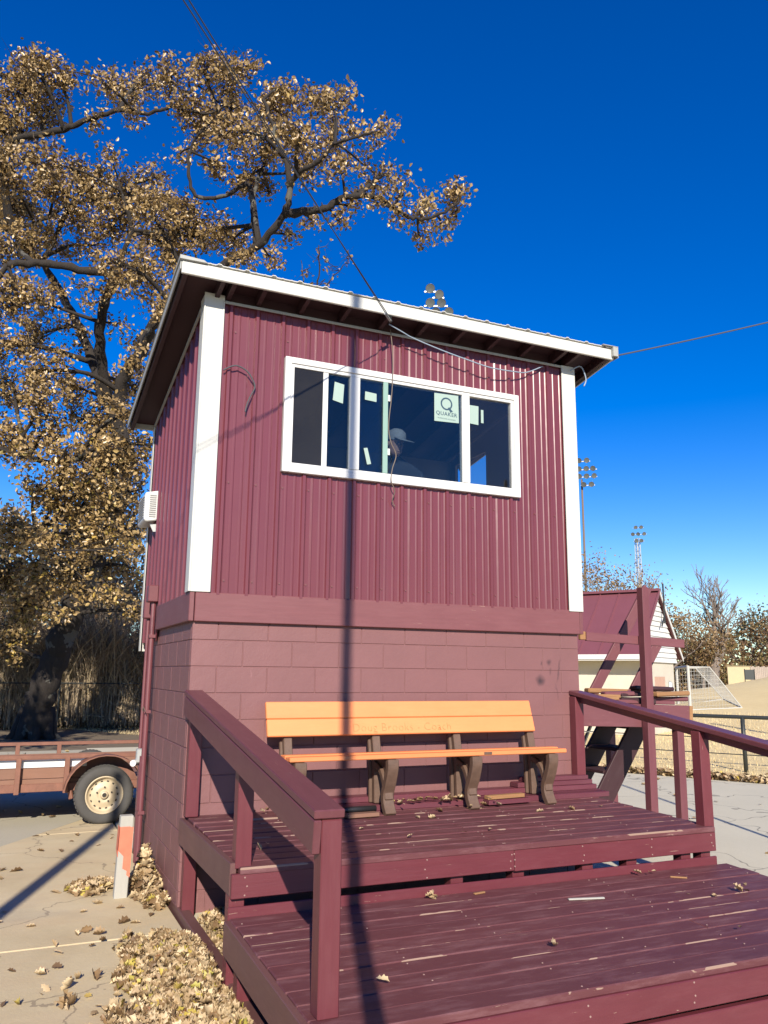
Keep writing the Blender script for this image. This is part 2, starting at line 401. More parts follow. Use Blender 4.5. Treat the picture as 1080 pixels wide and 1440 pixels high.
class MB:
    def __init__(s): s.v = []; s.f = []
    def box(s, x0, x1, y0, y1, z0, z1):
        n = len(s.v)
        s.v += [(x0, y0, z0), (x1, y0, z0), (x1, y1, z0), (x0, y1, z0), (x0, y0, z1), (x1, y0, z1), (x1, y1, z1), (x0, y1, z1)]
        s.f += [(n, n+3, n+2, n+1), (n+4, n+5, n+6, n+7), (n, n+1, n+5, n+4), (n+1, n+2, n+6, n+5), (n+2, n+3, n+7, n+6), (n+3, n, n+4, n+7)]
        return s
    def hexa(s, P):
        n = len(s.v); s.v += [tuple(p) for p in P]
        s.f += [(n, n+3, n+2, n+1), (n+4, n+5, n+6, n+7), (n, n+1, n+5, n+4), (n+1, n+2, n+6, n+5), (n+2, n+3, n+7, n+6), (n+3, n, n+4, n+7)]
        return s
    def bar(s, a, b, w, h, upv=(0, 0, 1)):
        a = Vector(a); b = Vector(b); d = (b - a).normalized(); u = Vector(upv)
        x = d.cross(u)
        if x.length < 1e-4: x = d.cross(Vector((0, 1, 0)))
        x.normalize(); u = x.cross(d).normalized()
        x *= w / 2; u *= h / 2
        P = [a - x - u, a + x - u, b + x - u, b - x - u, a - x + u, a + x + u, b + x + u, b - x + u]
        return s.hexa(P)
    def tube(s, pts, rad, n=8, cap=True):
        pts = [Vector(p) for p in pts]
        if not hasattr(rad, '__len__'): rad = [rad] * len(pts)
        t0 = (pts[1] - pts[0]).normalized()
        ref = Vector((0, 0, 1)) if abs(t0.z) < .9 else Vector((1, 0, 0))
        x = t0.cross(ref).normalized()
        base = len(s.v)
        for i, p in enumerate(pts):
            if i == 0: t = t0
            elif i == len(pts) - 1: t = (pts[i] - pts[i-1]).normalized()
            else: t = (pts[i+1] - pts[i-1]).normalized()
            x = (x - t * x.dot(t))
            if x.length < 1e-5: x = t.cross(Vector((.3, .5, .8)))
            x.normalize(); y = t.cross(x)
            for k in range(n):
                a = 2 * math.pi * k / n
                s.v.append(tuple(p + (x * math.cos(a) + y * math.sin(a)) * rad[i]))
        for i in range(len(pts) - 1):
            for k in range(n):
                a = base + i * n + k; b = base + i * n + (k + 1) % n
                s.f.append((a, b, b + n, a + n))
        if cap:
            s.f.append(tuple(base + k for k in reversed(range(n))))
            s.f.append(tuple(base + (len(pts) - 1) * n + k for k in range(n)))
        return s
    def lathe(s, prof, c, axis='Y', n=24, closed=False):
        base = len(s.v); m = len(prof)
        for k in range(n):
            a = 2 * math.pi * k / n; ca, sa = math.cos(a), math.sin(a)
            for r, h in prof:
                if axis == 'Y': s.v.append((c[0] + r * ca, c[1] + h, c[2] + r * sa))
                elif axis == 'Z': s.v.append((c[0] + r * ca, c[1] + r * sa, c[2] + h))
                else: s.v.append((c[0] + h, c[1] + r * ca, c[2] + r * sa))
        for k in range(n):
            for i in range(m if closed else m - 1):
                j = (i + 1) % m
                s.f.append((base + k * m + i, base + ((k + 1) % n) * m + i, base + ((k + 1) % n) * m + j, base + k * m + j))
        return s
    def prism(s, poly, ax, a0, a1):
        """polygon in the plane across axis ax, extruded from a0 to a1"""
        n = len(s.v); k = len(poly)
        for a in (a0, a1):
            for p, q in poly:
                s.v.append((a, p, q) if ax == 0 else (p, a, q) if ax == 1 else (p, q, a))
        s.f.append(tuple(n + i for i in reversed(range(k)))); s.f.append(tuple(n + k + i for i in range(k)))
        for i in range(k):
            j = (i + 1) % k
            s.f.append((n + i, n + j, n + k + j, n + k + i))
        return s
    def mesh(s, name, mat, smooth=False, bev=0.0, recalc=True):
        me = bpy.data.meshes.new(name); me.from_pydata(s.v, [], s.f)
        if recalc or bev:
            bm = bmesh.new(); bm.from_mesh(me)
            bmesh.ops.recalc_face_normals(bm, faces=bm.faces)
            if bev:
                es = [e for e in bm.edges if len(e.link_faces) == 2 and e.calc_face_angle(0) > .5]
                bmesh.ops.bevel(bm, geom=es, offset=bev, segments=1, affect='EDGES', clamp_overlap=True)
            bm.to_mesh(me); bm.free()
        for mm in (mat if isinstance(mat, (list, tuple)) else [mat]): me.materials.append(mm)
        if smooth: me.polygons.foreach_set('use_smooth', [True] * len(me.polygons))
        me.update()
        return me
    def build(s, name, mat, parent=None, smooth=False, bev=0.0, recalc=True):
        return link(name, s.mesh(name, mat, smooth, bev, recalc), parent)

_cache = {}
def boxmesh(key, dx, dy, dz, mat, bev=.004):
    k = (round(dx, 3), round(dy, 3), round(dz, 3), mat.name, bev)
    if k not in _cache:
        _cache[k] = MB().box(-dx/2, dx/2, -dy/2, dy/2, -dz/2, dz/2).mesh(key, mat, bev=bev)
    return _cache[k]
def pbox(name, x0, x1, y0, y1, z0, z1, mat, parent, bev=.004, rot=(0, 0, 0), label=None):
    me = boxmesh(name, x1 - x0, y1 - y0, z1 - z0, mat, bev)
    o = link(name, me, parent, ((x0 + x1) / 2, (y0 + y1) / 2, (z0 + z1) / 2), rot)
    if label: o['label'] = label
    return o
def beam(name, a, b, w, h, mat, parent, bev=.004, upv=(0, 0, 1)):
    """bar from a to b with its own local axes: X along it"""
    a = Vector(a); b = Vector(b); d = b - a; L = d.length; d.normalize()
    u = Vector(upv); y = u.cross(d)
    if y.length < 1e-4: y = Vector((0, 1, 0)).cross(d)
    y.normalize(); z = d.cross(y)
    rot = Matrix((d, y, z)).transposed().to_euler()
    me = boxmesh(name, L, w, h, mat, bev)
    return link(name, me, parent, (a + b) / 2, rot)

def np_mesh(name, V, faces_idx, sizes, mat, rnd=None, smooth=False):
    me = bpy.data.meshes.new(name)
    me.vertices.add(len(V)); me.vertices.foreach_set('co', np.asarray(V, np.float32).ravel())
    me.loops.add(len(faces_idx)); me.loops.foreach_set('vertex_index', np.asarray(faces_idx, np.int32))
    sizes = np.asarray(sizes, np.int32); st = np.concatenate([[0], np.cumsum(sizes)[:-1]]).astype(np.int32)
    me.polygons.add(len(sizes)); me.polygons.foreach_set('loop_start', st); me.polygons.foreach_set('loop_total', sizes)
    if rnd is not None:
        a = me.attributes.new('rnd', 'FLOAT', 'FACE'); a.data.foreach_set('value', np.asarray(rnd, np.float32))
    for mm in (mat if isinstance(mat, (list, tuple)) else [mat]): me.materials.append(mm)
    me.update(calc_edges=True); me.validate()
    return me
SIMPLE_LEAF = (np.array([(0, 0, 0), (-.22, .3, .09), (-.30, .66, .08), (0, 1, -.05), (.30, .66, .08), (.22, .3, .09)], float), [(0, 3, 2, 1), (0, 5, 4, 3)])
OAK_LEAF = (np.array([(0, 0, 0), (.07, .12, .02), (.20, .22, .08), (.13, .36, .04), (.27, .50, .12), (.19, .62, .07), (.20, .80, .08), (.08, .86, .02), (0, 1, -.06), (0, .5, -.03),
                      (-.07, .12, .02), (-.20, .22, .08), (-.13, .36, .04), (-.27, .50, .12), (-.19, .62, .07), (-.20, .80, .08), (-.08, .86, .02)], float),
            [(0, 1, 2, 3, 9), (9, 3, 4, 5), (9, 5, 6, 7, 8), (0, 9, 12, 11, 10), (9, 14, 13, 12), (9, 8, 16, 15, 14)])
def rot_mats(N, flat=None):
    """random rotations; flat = how far (rad) leaves tilt from lying flat"""
    if flat is None:
        q = NPR.normal(size=(N, 4)); q /= np.linalg.norm(q, axis=1)[:, None]
        w, x, y, z = q.T
    else:
        yaw = NPR.uniform(0, 2 * np.pi, N); ax = NPR.uniform(0, 2 * np.pi, N); an = np.abs(NPR.normal(0, flat, N))
        # q = tilt * yaw
        cw, sw = np.cos(yaw / 2), np.sin(yaw / 2); ct, stt = np.cos(an / 2), np.sin(an / 2)
        tx, ty = np.cos(ax) * stt, np.sin(ax) * stt
        w = ct * cw; z = ct * sw; x = tx * cw + ty * sw; y = ty * cw - tx * sw
    return np.stack([np.stack([1-2*(y*y+z*z), 2*(x*y-z*w), 2*(x*z+y*w)], 1), np.stack([2*(x*y+z*w), 1-2*(x*x+z*z), 2*(y*z-x*w)], 1), np.stack([2*(x*z-y*w), 2*(y*z+x*w), 1-2*(x*x+y*y)], 1)], 1)
def leaf_mesh(name, pos, size, mat, tmpl=SIMPLE_LEAF, flat=None, curl=1.0, rnd=None):
    T, F = tmpl; pos = np.asarray(pos, float); N = len(pos); k = len(T)
    size = np.broadcast_to(np.asarray(size, float), (N,))
    V = np.repeat(T[None], N, 0).copy()
    cu = NPR.uniform(-.6, 1.4, N) * curl
    V[:, :, 2] = V[:, :, 2] * (1 + 1.5 * cu[:, None]) + cu[:, None] * .35 * (V[:, :, 1] - .5) ** 2 + NPR.uniform(-.3, .3, N)[:, None] * curl * V[:, :, 0] * V[:, :, 1]
    V[:, :, 1] -= .5
    V = np.einsum('nij,nkj->nki', rot_mats(N, flat), V) * size[:, None, None] + pos[:, None]
    off = (np.arange(N) * k)[:, None]
    idx = np.concatenate([np.array(f) for f in F]); sizes = [len(f) for f in F]
    if rnd is None: rnd = NPR.uniform(0, 1, N)
    return np_mesh(name, V.reshape(-1, 3), (off + idx[None]).ravel(), np.tile(sizes, N), mat, np.repeat(rnd, len(F)))
OAK_LIMBS=[([(-0.6, 17.56, -0.1), (-0.49, 17.27, 1.0), (-0.29, 16.96, 2.01), (-0.04, 16.63, 3.02), (0.26, 16.28, 4.03), (0.57, 16.16, 4.98), (0.89, 15.84, 6.3), (1.03, 15.65, 7.45)], 0.4, 0.28), ([(1.03, 15.65, 7.45), (0.7, 15.46, 8.44), (0.75, 14.91, 9.36), (1.03, 14.23, 9.85), (1.23, 13.57, 10.4), (1.62, 13.05, 11.02), (2.55, 12.07, 11.55), (3.24, 11.25, 11.87), (3.65, 10.51, 12.39), (3.67, 10.25, 13.01), (3.53, 10.28, 13.67), (3.29, 10.44, 14.49), (3.04, 10.6, 15.29)], 0.26, 0.05), ([(3.65, 10.51, 12.39), (4.05, 10.12, 12.35), (4.39, 9.85, 12.33), (4.69, 9.57, 12.51), (5.23, 9.02, 12.41), (5.77, 8.75, 12.04), (6.11, 8.63, 11.87), (6.56, 8.32, 11.87), (6.92, 8.0, 12.11)], 0.15, 0.03), ([(3.63, 10.28, 12.96), (3.79, 9.84, 13.13), (4.17, 9.31, 13.25), (4.29, 9.09, 13.47), (4.6, 8.74, 13.48), (5.05, 8.3, 13.52)], 0.1, 0.025), ([(3.24, 11.25, 11.87), (3.22, 11.88, 13.12), (3.35, 12.18, 14.06), (3.64, 12.39, 15.03), (3.76, 12.56, 16.06)], 0.12, 0.03), ([(1.03, 15.65, 7.45), (0.45, 16.21, 9.13), (-0.2, 16.58, 10.82), (-0.73, 17.01, 11.96), (-1.49, 17.3, 13.2), (-2.32, 17.69, 14.14), (-3.16, 18.09, 15.05)], 0.24, 0.08), ([(0.45, 16.21, 9.13), (0.1, 15.41, 10.42), (0.13, 14.54, 11.28), (0.31, 13.94, 11.67), (-0.48, 13.65, 11.51), (-1.48, 13.66, 11.48), (-2.22, 13.59, 11.24)], 0.2, 0.1), ([(0.13, 14.54, 11.28), (0.37, 14.2, 12.37), (0.56, 13.88, 12.97), (0.31, 13.63, 13.56), (0.09, 13.5, 14.13)], 0.13, 0.03), ([(-1.49, 17.3, 13.2), (-0.99, 16.23, 14.57), (-1.59, 16.28, 14.01), (-2.63, 16.61, 13.6)], 0.1, 0.05), ([(-2.32, 17.69, 14.14), (-2.69, 16.96, 15.2), (-2.56, 16.06, 16.0), (-1.42, 15.09, 16.04), (-0.88, 14.61, 16.16), (0.03, 13.93, 16.37), (0.59, 13.51, 16.15), (1.21, 13.0, 16.21), (1.78, 12.44, 16.6)], 0.17, 0.04), ([(1.21, 13.0, 16.21), (2.03, 12.38, 15.82), (2.6, 11.76, 15.97)], 0.06, 0.02), ([(3.24, 11.25, 11.87), (2.96, 11.28, 13.36), (2.51, 11.72, 13.25), (1.85, 12.21, 13.36), (1.64, 12.15, 14.08), (1.67, 12.14, 14.59), (1.97, 11.78, 15.09), (2.56, 11.47, 15.35)], 0.1, 0.03), ([(-2.56, 16.06, 16.0), (-2.42, 15.94, 17.29), (-1.97, 15.72, 18.41)], 0.1, 0.03), ([(1.03, 15.65, 7.45), (0.13, 14.99, 7.18), (-0.71, 14.55, 6.79), (-1.51, 14.02, 6.75), (-2.4, 13.51, 6.85)], 0.16, 0.05), ([(0.89, 15.84, 6.3), (-0.1, 14.97, 5.67), (-0.9, 14.32, 5.14), (-1.6, 13.66, 4.49)], 0.12, 0.04), ([(0.57, 16.16, 4.98), (1.28, 16.37, 5.65), (1.64, 16.69, 6.54)], 0.09, 0.03), ([(0.26, 16.28, 4.03), (-0.73, 18.17, 4.56), (-1.62, 19.74, 4.26)], 0.09, 0.03), ([(-3.16, 18.09, 15.05), (-4.34, 18.81, 17.25), (-4.69, 18.6, 18.92)], 0.12, 0.03)]
OAK_BLOBS=[(-2.09, 14.32, 17.2, 0.67, 1.0), (-2.55, 15.94, 17.7, 0.89, 1.0), (-1.56, 14.75, 17.38, 0.57, 1.0), (-2.56, 16.27, 16.81, 0.95, 1.0), (-1.75, 15.61, 16.84, 0.71, 1.0), (-2.57, 14.27, 14.14, 0.86, 1.0), (-1.82, 13.25, 13.86, 0.69, 1.0), (-2.53, 18.47, 15.43, 1.07, 1.0), (-1.39, 14.85, 14.27, 0.71, 1.0), (-0.39, 12.72, 16.07, 0.46, 1.0), (0.36, 15.92, 18.31, 0.63, 1.0), (-0.61, 14.27, 16.17, 0.26, 1.0), (0.71, 14.76, 18.17, 0.52, 1.0), (0.42, 13.63, 15.99, 0.26, 1.0), (1.21, 13.41, 17.38, 0.61, 1.0), (1.63, 10.89, 15.81, 0.56, 1.0), (2.53, 12.43, 17.17, 0.63, 1.0), (3.01, 12.27, 17.39, 0.34, 1.0), (1.72, 12.77, 16.19, 0.59, 1.0), (2.62, 13.15, 16.75, 0.69, 1.0), (2.14, 12.83, 15.53, 0.56, 1.0), (2.39, 9.83, 13.72, 0.64, 1.0), (3.56, 11.89, 16.18, 0.66, 1.0), (3.69, 11.03, 16.06, 0.53, 1.0), (3.53, 11.63, 14.96, 0.72, 1.0), (3.35, 8.59, 13.1, 0.55, 1.0), (4.53, 11.04, 16.1, 0.54, 1.0), (4.36, 9.31, 14.62, 0.39, 1.0), (4.76, 9.45, 15.14, 0.2, 1.0), (4.9, 11.18, 15.08, 0.54, 1.0), (5.01, 9.5, 14.31, 0.3, 1.0), (4.58, 11.91, 14.63, 0.56, 1.0), (4.59, 9.26, 13.02, 0.42, 1.0), (5.47, 9.38, 14.27, 0.2, 1.0), (5.38, 8.68, 14.01, 0.13, 1.0), (5.57, 10.16, 13.94, 0.31, 1.0), (6.02, 9.88, 13.7, 0.31, 1.0), (5.78, 8.45, 12.47, 0.29, 1.0), (5.3, 8.85, 12.17, 0.22, 1.0), (5.8, 8.78, 12.0, 0.21, 1.0), (6.96, 9.63, 13.14, 0.35, 1.0), (7.01, 8.48, 12.45, 0.33, 1.0), (7.28, 8.8, 12.39, 0.27, 1.0), (6.75, 8.51, 11.77, 0.26, 1.0), (6.51, 9.13, 11.79, 0.15, 1.0), (4.8, 9.98, 12.18, 0.23, 1.0), (4.93, 9.64, 12.43, 0.23, 1.0), (3.3, 12.78, 14.69, 0.6, 1.0), (2.38, 12.47, 14.55, 0.47, 1.0), (3.91, 12.86, 14.43, 0.42, 1.0), (-0.8, 15.99, 15.59, 0.48, 1.0), (-0.39, 15.92, 15.17, 0.72, 1.0), (0.34, 15.35, 14.76, 0.75, 1.0), (1.12, 15.52, 15.58, 0.61, 1.0), (0.17, 14.83, 13.63, 0.8, 1.0), (0.85, 12.05, 12.52, 0.71, 1.0), (1.74, 14.28, 14.2, 0.73, 1.0), (2.24, 14.73, 13.66, 0.75, 1.0), (1.6, 15.51, 13.63, 0.85, 1.0), (2.41, 12.6, 12.8, 0.54, 1.0), (3.01, 12.82, 12.8, 0.48, 1.0), (2.94, 11.35, 11.46, 0.37, 1.0), (3.75, 12.11, 12.12, 0.29, 1.0), (-0.88, 16.27, 14.41, 0.68, 1.0), (-1.54, 15.58, 13.23, 0.57, 1.0), (-2.17, 15.09, 12.52, 0.82, 1.0), (-1.05, 17.2, 13.7, 0.41, 1.0), (-0.26, 16.02, 13.45, 0.52, 1.0), (0.24, 12.35, 11.2, 0.6, 1.0), (1.19, 14.81, 12.23, 0.81, 1.0), (-2.01, 13.71, 10.65, 0.82, 1.0), (-1.38, 15.26, 11.18, 0.52, 1.0), (-2.33, 16.55, 10.42, 0.88, 1.0), (-1.41, 18.33, 11.49, 0.67, 1.0), (-0.57, 14.77, 11.62, 0.3, 1.0), (1.3, 12.66, 10.32, 0.41, 1.0), (1.2, 14.64, 10.33, 0.49, 1.0), (-1.22, 14.53, 9.09, 0.67, 1.0), (-1.83, 14.94, 8.67, 0.71, 1.0), (-0.5, 15.61, 9.19, 0.6, 1.0), (0.56, 17.82, 9.83, 0.75, 1.0), (1.29, 17.22, 9.9, 0.58, 1.0), (0.13, 16.13, 8.41, 0.81, 1.0), (1.04, 17.87, 8.81, 0.71, 1.0), (-0.95, 13.59, 7.4, 0.6, 1.0), (-0.61, 12.86, 6.49, 0.61, 1.0), (0.36, 15.81, 7.41, 0.83, 1.0), (0.83, 13.3, 6.68, 0.58, 1.0), (-1.13, 13.41, 5.8, 0.49, 1.0), (-0.3, 14.72, 5.97, 0.77, 1.0), (0.64, 16.09, 6.33, 0.84, 1.0), (1.21, 14.77, 6.31, 0.47, 1.0), (-1.48, 12.08, 4.74, 0.71, 1.0), (-0.65, 16.63, 5.15, 0.83, 1.0), (0.15, 15.3, 5.02, 0.83, 1.0), (1.32, 18.42, 5.77, 0.8, 1.0), (1.64, 16.89, 5.76, 0.36, 1.0), (-1.44, 18.16, 4.32, 0.94, 1.0), (-0.67, 18.08, 3.8, 0.75, 1.0), (-1.22, 19.41, 3.03, 0.69, 1.0), (0.85, 16.8, 4.5, 0.58, 1.0), (1.52, 16.19, 4.48, 0.38, 1.0), (-0.17, 17.51, 4.52, 0.82, 1.0), (-1.36, 17.98, 2.48, 0.54, 1.0), (0.54, 12.91, 6.72, 0.66, 1.0), (1.17, 12.94, 7.06, 0.44, 1.0), (-0.1, 12.99, 5.99, 0.65, 1.0), (0.58, 13.2, 5.42, 0.63, 1.0), (0.94, 12.33, 4.49, 0.41, 1.0), (-0.47, 13.77, 5.43, 0.6, 1.0), (0.2, 13.67, 4.79, 0.67, 1.0), (-0.83, 13.31, 4.01, 0.64, 1.0), (-0.03, 13.73, 3.78, 0.56, 1.0), (0.58, 13.32, 3.44, 0.39, 1.0), (-1.2, 14.83, 3.31, 0.68, 1.0), (-0.45, 13.36, 3.0, 0.41, 1.0), (-1.7, 14.61, 7.22, 0.59, 1.0), (-1.17, 13.3, 7.98, 0.59, 1.0), (0.65, 12.33, 7.61, 0.49, 1.0), (0.79, 12.05, 8.56, 0.42, 1.0), (-4.28, 17.37, 17.47, 1.41, 1.0), (-4.29, 18.78, 14.91, 1.57, 1.0), (-3.28, 13.77, 9.7, 1.15, 1.0), (-3.16, 13.79, 7.16, 1.2, 1.0), (-2.79, 16.22, 4.93, 1.24, 1.0), (-4.55, 15.54, 18.01, 0.94, 1.0), (0.48, 15.04, 10.85, 0.45, 0.3), (-0.09, 16.75, 10.79, 0.44, 0.3), (-0.71, 16.24, 11.11, 0.39, 0.3), (-0.04, 14.3, 10.94, 0.4, 0.3), (1.48, 13.03, 14.84, 0.26, 0.3), (-0.16, 13.08, 14.5, 0.18, 0.3), (1.47, 15.21, 3.27, 0.29, 0.3), (0.42, 14.03, 11.5, 0.36, 0.3), (-1.98, 15.11, 7.68, 0.46, 0.3), (-1.49, 12.46, 6.37, 0.4, 0.3), (6.95, 8.2, 12.59, 0.15, 0.3), (6.46, 8.66, 12.1, 0.23, 0.3), (5.7, 10.01, 13.31, 0.21, 0.3), (3.96, 10.9, 12.13, 0.21, 0.3), (4.55, 11.1, 12.76, 0.18, 0.3)]
# ------------------------------------------------------------------ the setting
def gz(x, y):
    d2 = (x - 51.7) ** 2 + (y - 21.7) ** 2
    near = 1 / (1 + math.exp(-(math.hypot(x - 2, y + 2) - 22) / 2.5))
    return .01 + near * (4.5 * math.exp(-d2 / 200.0) + .12 * math.sin(x * .21) * math.sin(y * .17 + 1))
def axis_pts(lo, hi, mid0, mid1, step):
    a = list(np.arange(mid0, mid1 + 1e-6, step))
    s = step; x = mid1
    while x < hi: s *= 1.28; x += s; a.append(x)
    s = step; x = mid0
    while x > lo: s *= 1.28; x -= s; a.insert(0, x)
    return a
xs = axis_pts(-900, 1500, -14, 66, 1.6); ys = axis_pts(-300, 1600, -14, 70, 1.6)
gv = [(x, y, gz(x, y)) for y in ys for x in xs]
nx = len(xs)
gf = [(j*nx+i, j*nx+i+1, (j+1)*nx+i+1, (j+1)*nx+i) for j in range(len(ys)-1) for i in range(nx-1)]
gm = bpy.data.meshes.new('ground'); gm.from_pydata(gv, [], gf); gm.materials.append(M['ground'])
gm.polygons.foreach_set('use_smooth', [True] * len(gm.polygons))
ground = link('ground', gm); props(ground, 'dry straw coloured ground rising to a low bank on the right', kind='structure')
GRASS0 = Vector((10.33, 3.84)); GDIR = Vector((-1.2, 2.07)).normalized(); GN = Vector((GDIR.y, -GDIR.x))
e1 = GRASS0 - GDIR * 22; e2 = GRASS0 + GDIR * 11.5
pathway = MB().prism([(.0, -16), (e1.x, e1.y), (GRASS0.x, GRASS0.y), (e2.x, e2.y), (.45, 13.9), (.45, 5.55), (0.0, 5.0)], 2, -.12, .05).build('path', M['path'])
props(pathway, 'pale worn asphalt path running beside the maroon deck', kind='structure')
road = MB().prism([(-9, -9), (-1.2, 3.04), (-.29, 4.45), (.44, 5.56), (.44, 13.6), (-34, 13.6), (-34, -9)], 2, -.12, .046).build('road', M['asphalt'])
props(road, 'grey asphalt under the trailer', kind='structure')
apron = MB().prism([(-9.0, -9), (-.01, -9), (-.01, 4.88), (-.29, 4.44), (-1.2, 3.03)], 2, -.14, .02).build('concrete_apron', M['ground'])
apron.data.materials[0] = M['concrete']
props(apron, 'concrete apron along the left wall of the booth', kind='structure')
def slab(poly):
    link('concrete_slab', MB().prism(poly, 2, .0, .052).mesh('concrete_slab', M['concrete'], bev=.008), apron)
slab([(-8.95, -8.9), (-.02, -8.9), (-.02, -4.33), (-5.98, -4.36)])
slab([(-5.97, -4.345), (-.02, -4.315), (-.02, -.424), (-3.43, -.412)])
slab([(-3.42, -.40), (-.02, -.41), (-.02, 3.5), (-.89, 3.5), (-1.22, 3.0)])
slab([(-.88, 3.512), (-.02, 3.512), (-.02, 4.84), (-.29, 4.42)])

# ------------------------------------------------------------------ booth
booth = thing('announcer_booth', 'maroon booth of ribbed metal on a painted block base with a white framed window', 'building', (1.83, 1.22, .05))
BL, BH = .4064, .2032
core = MB().box(.005, 3.653, .005, 2.435, .0, 2.30).build('block_wall', M['mortar'], booth)
def block(x0, x1, y0, y1, z0, z1): pbox('concrete_block', x0, x1, y0, y1, z0, z1, M['block'], core, bev=.0035)
g = .0025
for r in range(-1, 11):
    z1 = 2.032 + .2032 - (r + 1) * BH + BH; z0 = z1 - BH
    if z0 < -.01: break
    jit = random.uniform(-.0008, .0008)
    full = (r % 2 == 1)         # rows whose joints fall on whole blocks
    edges = [k * BL for k in range(10)] if full else [0] + [BH + k * BL for k in range(9)] + [9 * BL]
    top = min(z1, 2.29)
    for a, b in zip(edges, edges[1:]):
        p = random.uniform(.0, .0012)
        block(a + (g if a > 0 else 0), b - (g if b < 3.6 else 0), -.0005 - p, .04, z0 + g, top - g)
    edges = [k * BL for k in range(7)] if not full else [0] + [BH + k * BL for k in range(6)]
    edges[-1] = 2.44
    for a, b in zip(edges, edges[1:]):
        p = random.uniform(.0, .0012)
        block(-.0005 - p, .04, max(a + g, .042), b - (g if b < 2.4 else 0), z0 + g, top - g)

RS = .157                                   # roof slope down to the back
def roof_z(y): return 5.022 - RS * (y + .30)
# ribbed sheets
def profile(u0, u1, start, extra=()):
    pts = [(u0, 0.0), (u1, 0.0)]
    k = math.floor((u0 - start) / .2286) - 1
    while start + k * .2286 < u1 + .3:
        c = start + k * .2286
        for du, h in ((-.031, 0), (-.021, .006), (-.012, .022), (.012, .022), (.021, .006), (.031, 0)): pts.append((c + du, h))
        for m in (.2286 / 3, .2286 * 2 / 3):
            for du, h in ((-.013, 0), (-.005, .0046), (.005, .0046), (.013, 0)): pts.append((c + m + du, h))
        k += 1
    pts = sorted(q for q in pts if u0 - 1e-6 <= q[0] <= u1 + 1e-6)
    us = [q[0] for q in pts]; hs_ = [q[1] for q in pts]
    for e in extra:
        if u0 < e < u1: pts.append((e, float(np.interp(e, us, hs_))))
    pts.append((u0, float(np.interp(u0, us, hs_)))) if pts[0][0] > u0 + 1e-6 else None
    return sorted(set(pts))
def siding(name, u0, u1, start, zb, zt, hole, to3, parent, mat):
    """ribbed sheet in (u, z); to3(u, h, z) places it"""
    P = profile(u0, u1, start, (hole[0], hole[1]) if hole else ())
    mb = MB()
    for (ua, ha), (ub, hb) in zip(P, P[1:]):
        if ub - ua < 1e-6: continue
        um = (ua + ub) / 2
        iv = [(zb, None)]
        if hole and hole[0] < um < hole[1]: spans = [(lambda u: zb, lambda u: hole[2]), (lambda u: hole[3], zt)]
        else: spans = [(lambda u: zb, zt)]
        for lo, hi in spans:
            if hi(um) - lo(um) < .01: continue
            n = len(mb.v)
            mb.v += [to3(ua, ha, lo(ua)), to3(ub, hb, lo(ub)), to3(ub, hb, hi(ub)), to3(ua, ha, hi(ua))]
            mb.f.append((n, n+1, n+2, n+3))
    me = mb.mesh(name, mat, recalc=False)
    bm = bmesh.new(); bm.from_mesh(me); bmesh.ops.remove_doubles(bm, verts=bm.verts, dist=1e-5); bm.to_mesh(me); bm.free()
    return link(name, me, parent)
WIN = (.70, 2.965, 3.475, 4.41)
front_to = lambda u, h, z: (u, -.022 - h, z)
for k in range(4):
    a_, b_ = .02 + k * .914, min(3.655, .02 + (k + 1) * .914)
    if k in (1, 2):
        e_ = min(b_, WIN[1])
        siding('siding_panel', a_, e_, .175, 2.385, lambda u: WIN[2], None, front_to, booth, M['siding'])
        siding('siding_panel', a_, e_, .175, WIN[3], lambda u: 4.86, None, front_to, booth, M['siding'])
        if e_ < b_: siding('siding_panel', e_, b_, .175, 2.385, lambda u: 4.86, None, front_to, booth, M['siding'])
    else: siding('siding_panel', a_, b_, .175, 2.385, lambda u: 4.86, WIN, front_to, booth, M['siding'])
left_to = lambda u, h, z: (-.022 - h, u, z)
siding('siding_panel', .0, .9, .13, 2.385, lambda u: 4.865 - RS * u, None, left_to, booth, M['siding'])
siding('siding_panel', .9, 1.60, .13, 2.385, lambda u: 4.865 - RS * u, None, left_to, booth, M['siding'])
siding('siding_panel', 1.60, 2.50, .13, 2.075, lambda u: 4.865 - RS * u, None, left_to, booth, M['siding'])
DOOR = (1.60, 2.34, 2.43, 4.38)
right_to = lambda u, h, z: (3.674 + h, u, z)
siding('siding_panel', .0, 1.1, .13, 2.385, lambda u: 4.865 - RS * u, None, right_to, booth, M['siding'])
siding('siding_panel', 1.1, 2.50, .13, 2.385, lambda u: 4.865 - RS * u, DOOR, right_to, booth, M['siding'])
back_to = lambda u, h, z: (u, 2.515 + h, z)
for k in range(4):
    siding('siding_panel', .02 + k * .914, min(3.655, .02 + (k + 1) * .914), .175, 2.385, lambda u: 4.46, None, back_to, booth, M['siding'])
# wall studs / lining inside, with openings for window and door
lin = MB()
lin.box(.0, 3.652, .0, 2.49, 2.375, 2.415)                                  # floor
lin.box(.0, .70, -.016, .02, 2.42, 4.86); lin.box(2.965, 3.65, -.016, .02, 2.42, 4.86)
lin.box(.70, 2.965, -.016, .02, 2.42, 3.475); lin.box(.70, 2.965, -.016, .02, 4.41, 4.86)
lin.hexa([(-.018, .021, 2.42), (.012, .021, 2.42), (.012, 2.49, 2.42), (-.018, 2.49, 2.42), (-.018, .021, 4.86), (.012, .021, 4.86), (.012, 2.49, 4.48), (-.018, 2.49, 4.48)])
lin.box(.013, 3.64, 2.47, 2.50, 2.42, 4.45)
lin.hexa([(3.642, .021, 2.42), (3.67, .021, 2.42), (3.67, 1.60, 2.42), (3.642, 1.60, 2.42), (3.642, .021, 4.86), (3.67, .021, 4.86), (3.67, 1.60, 4.61), (3.642, 1.60, 4.61)])
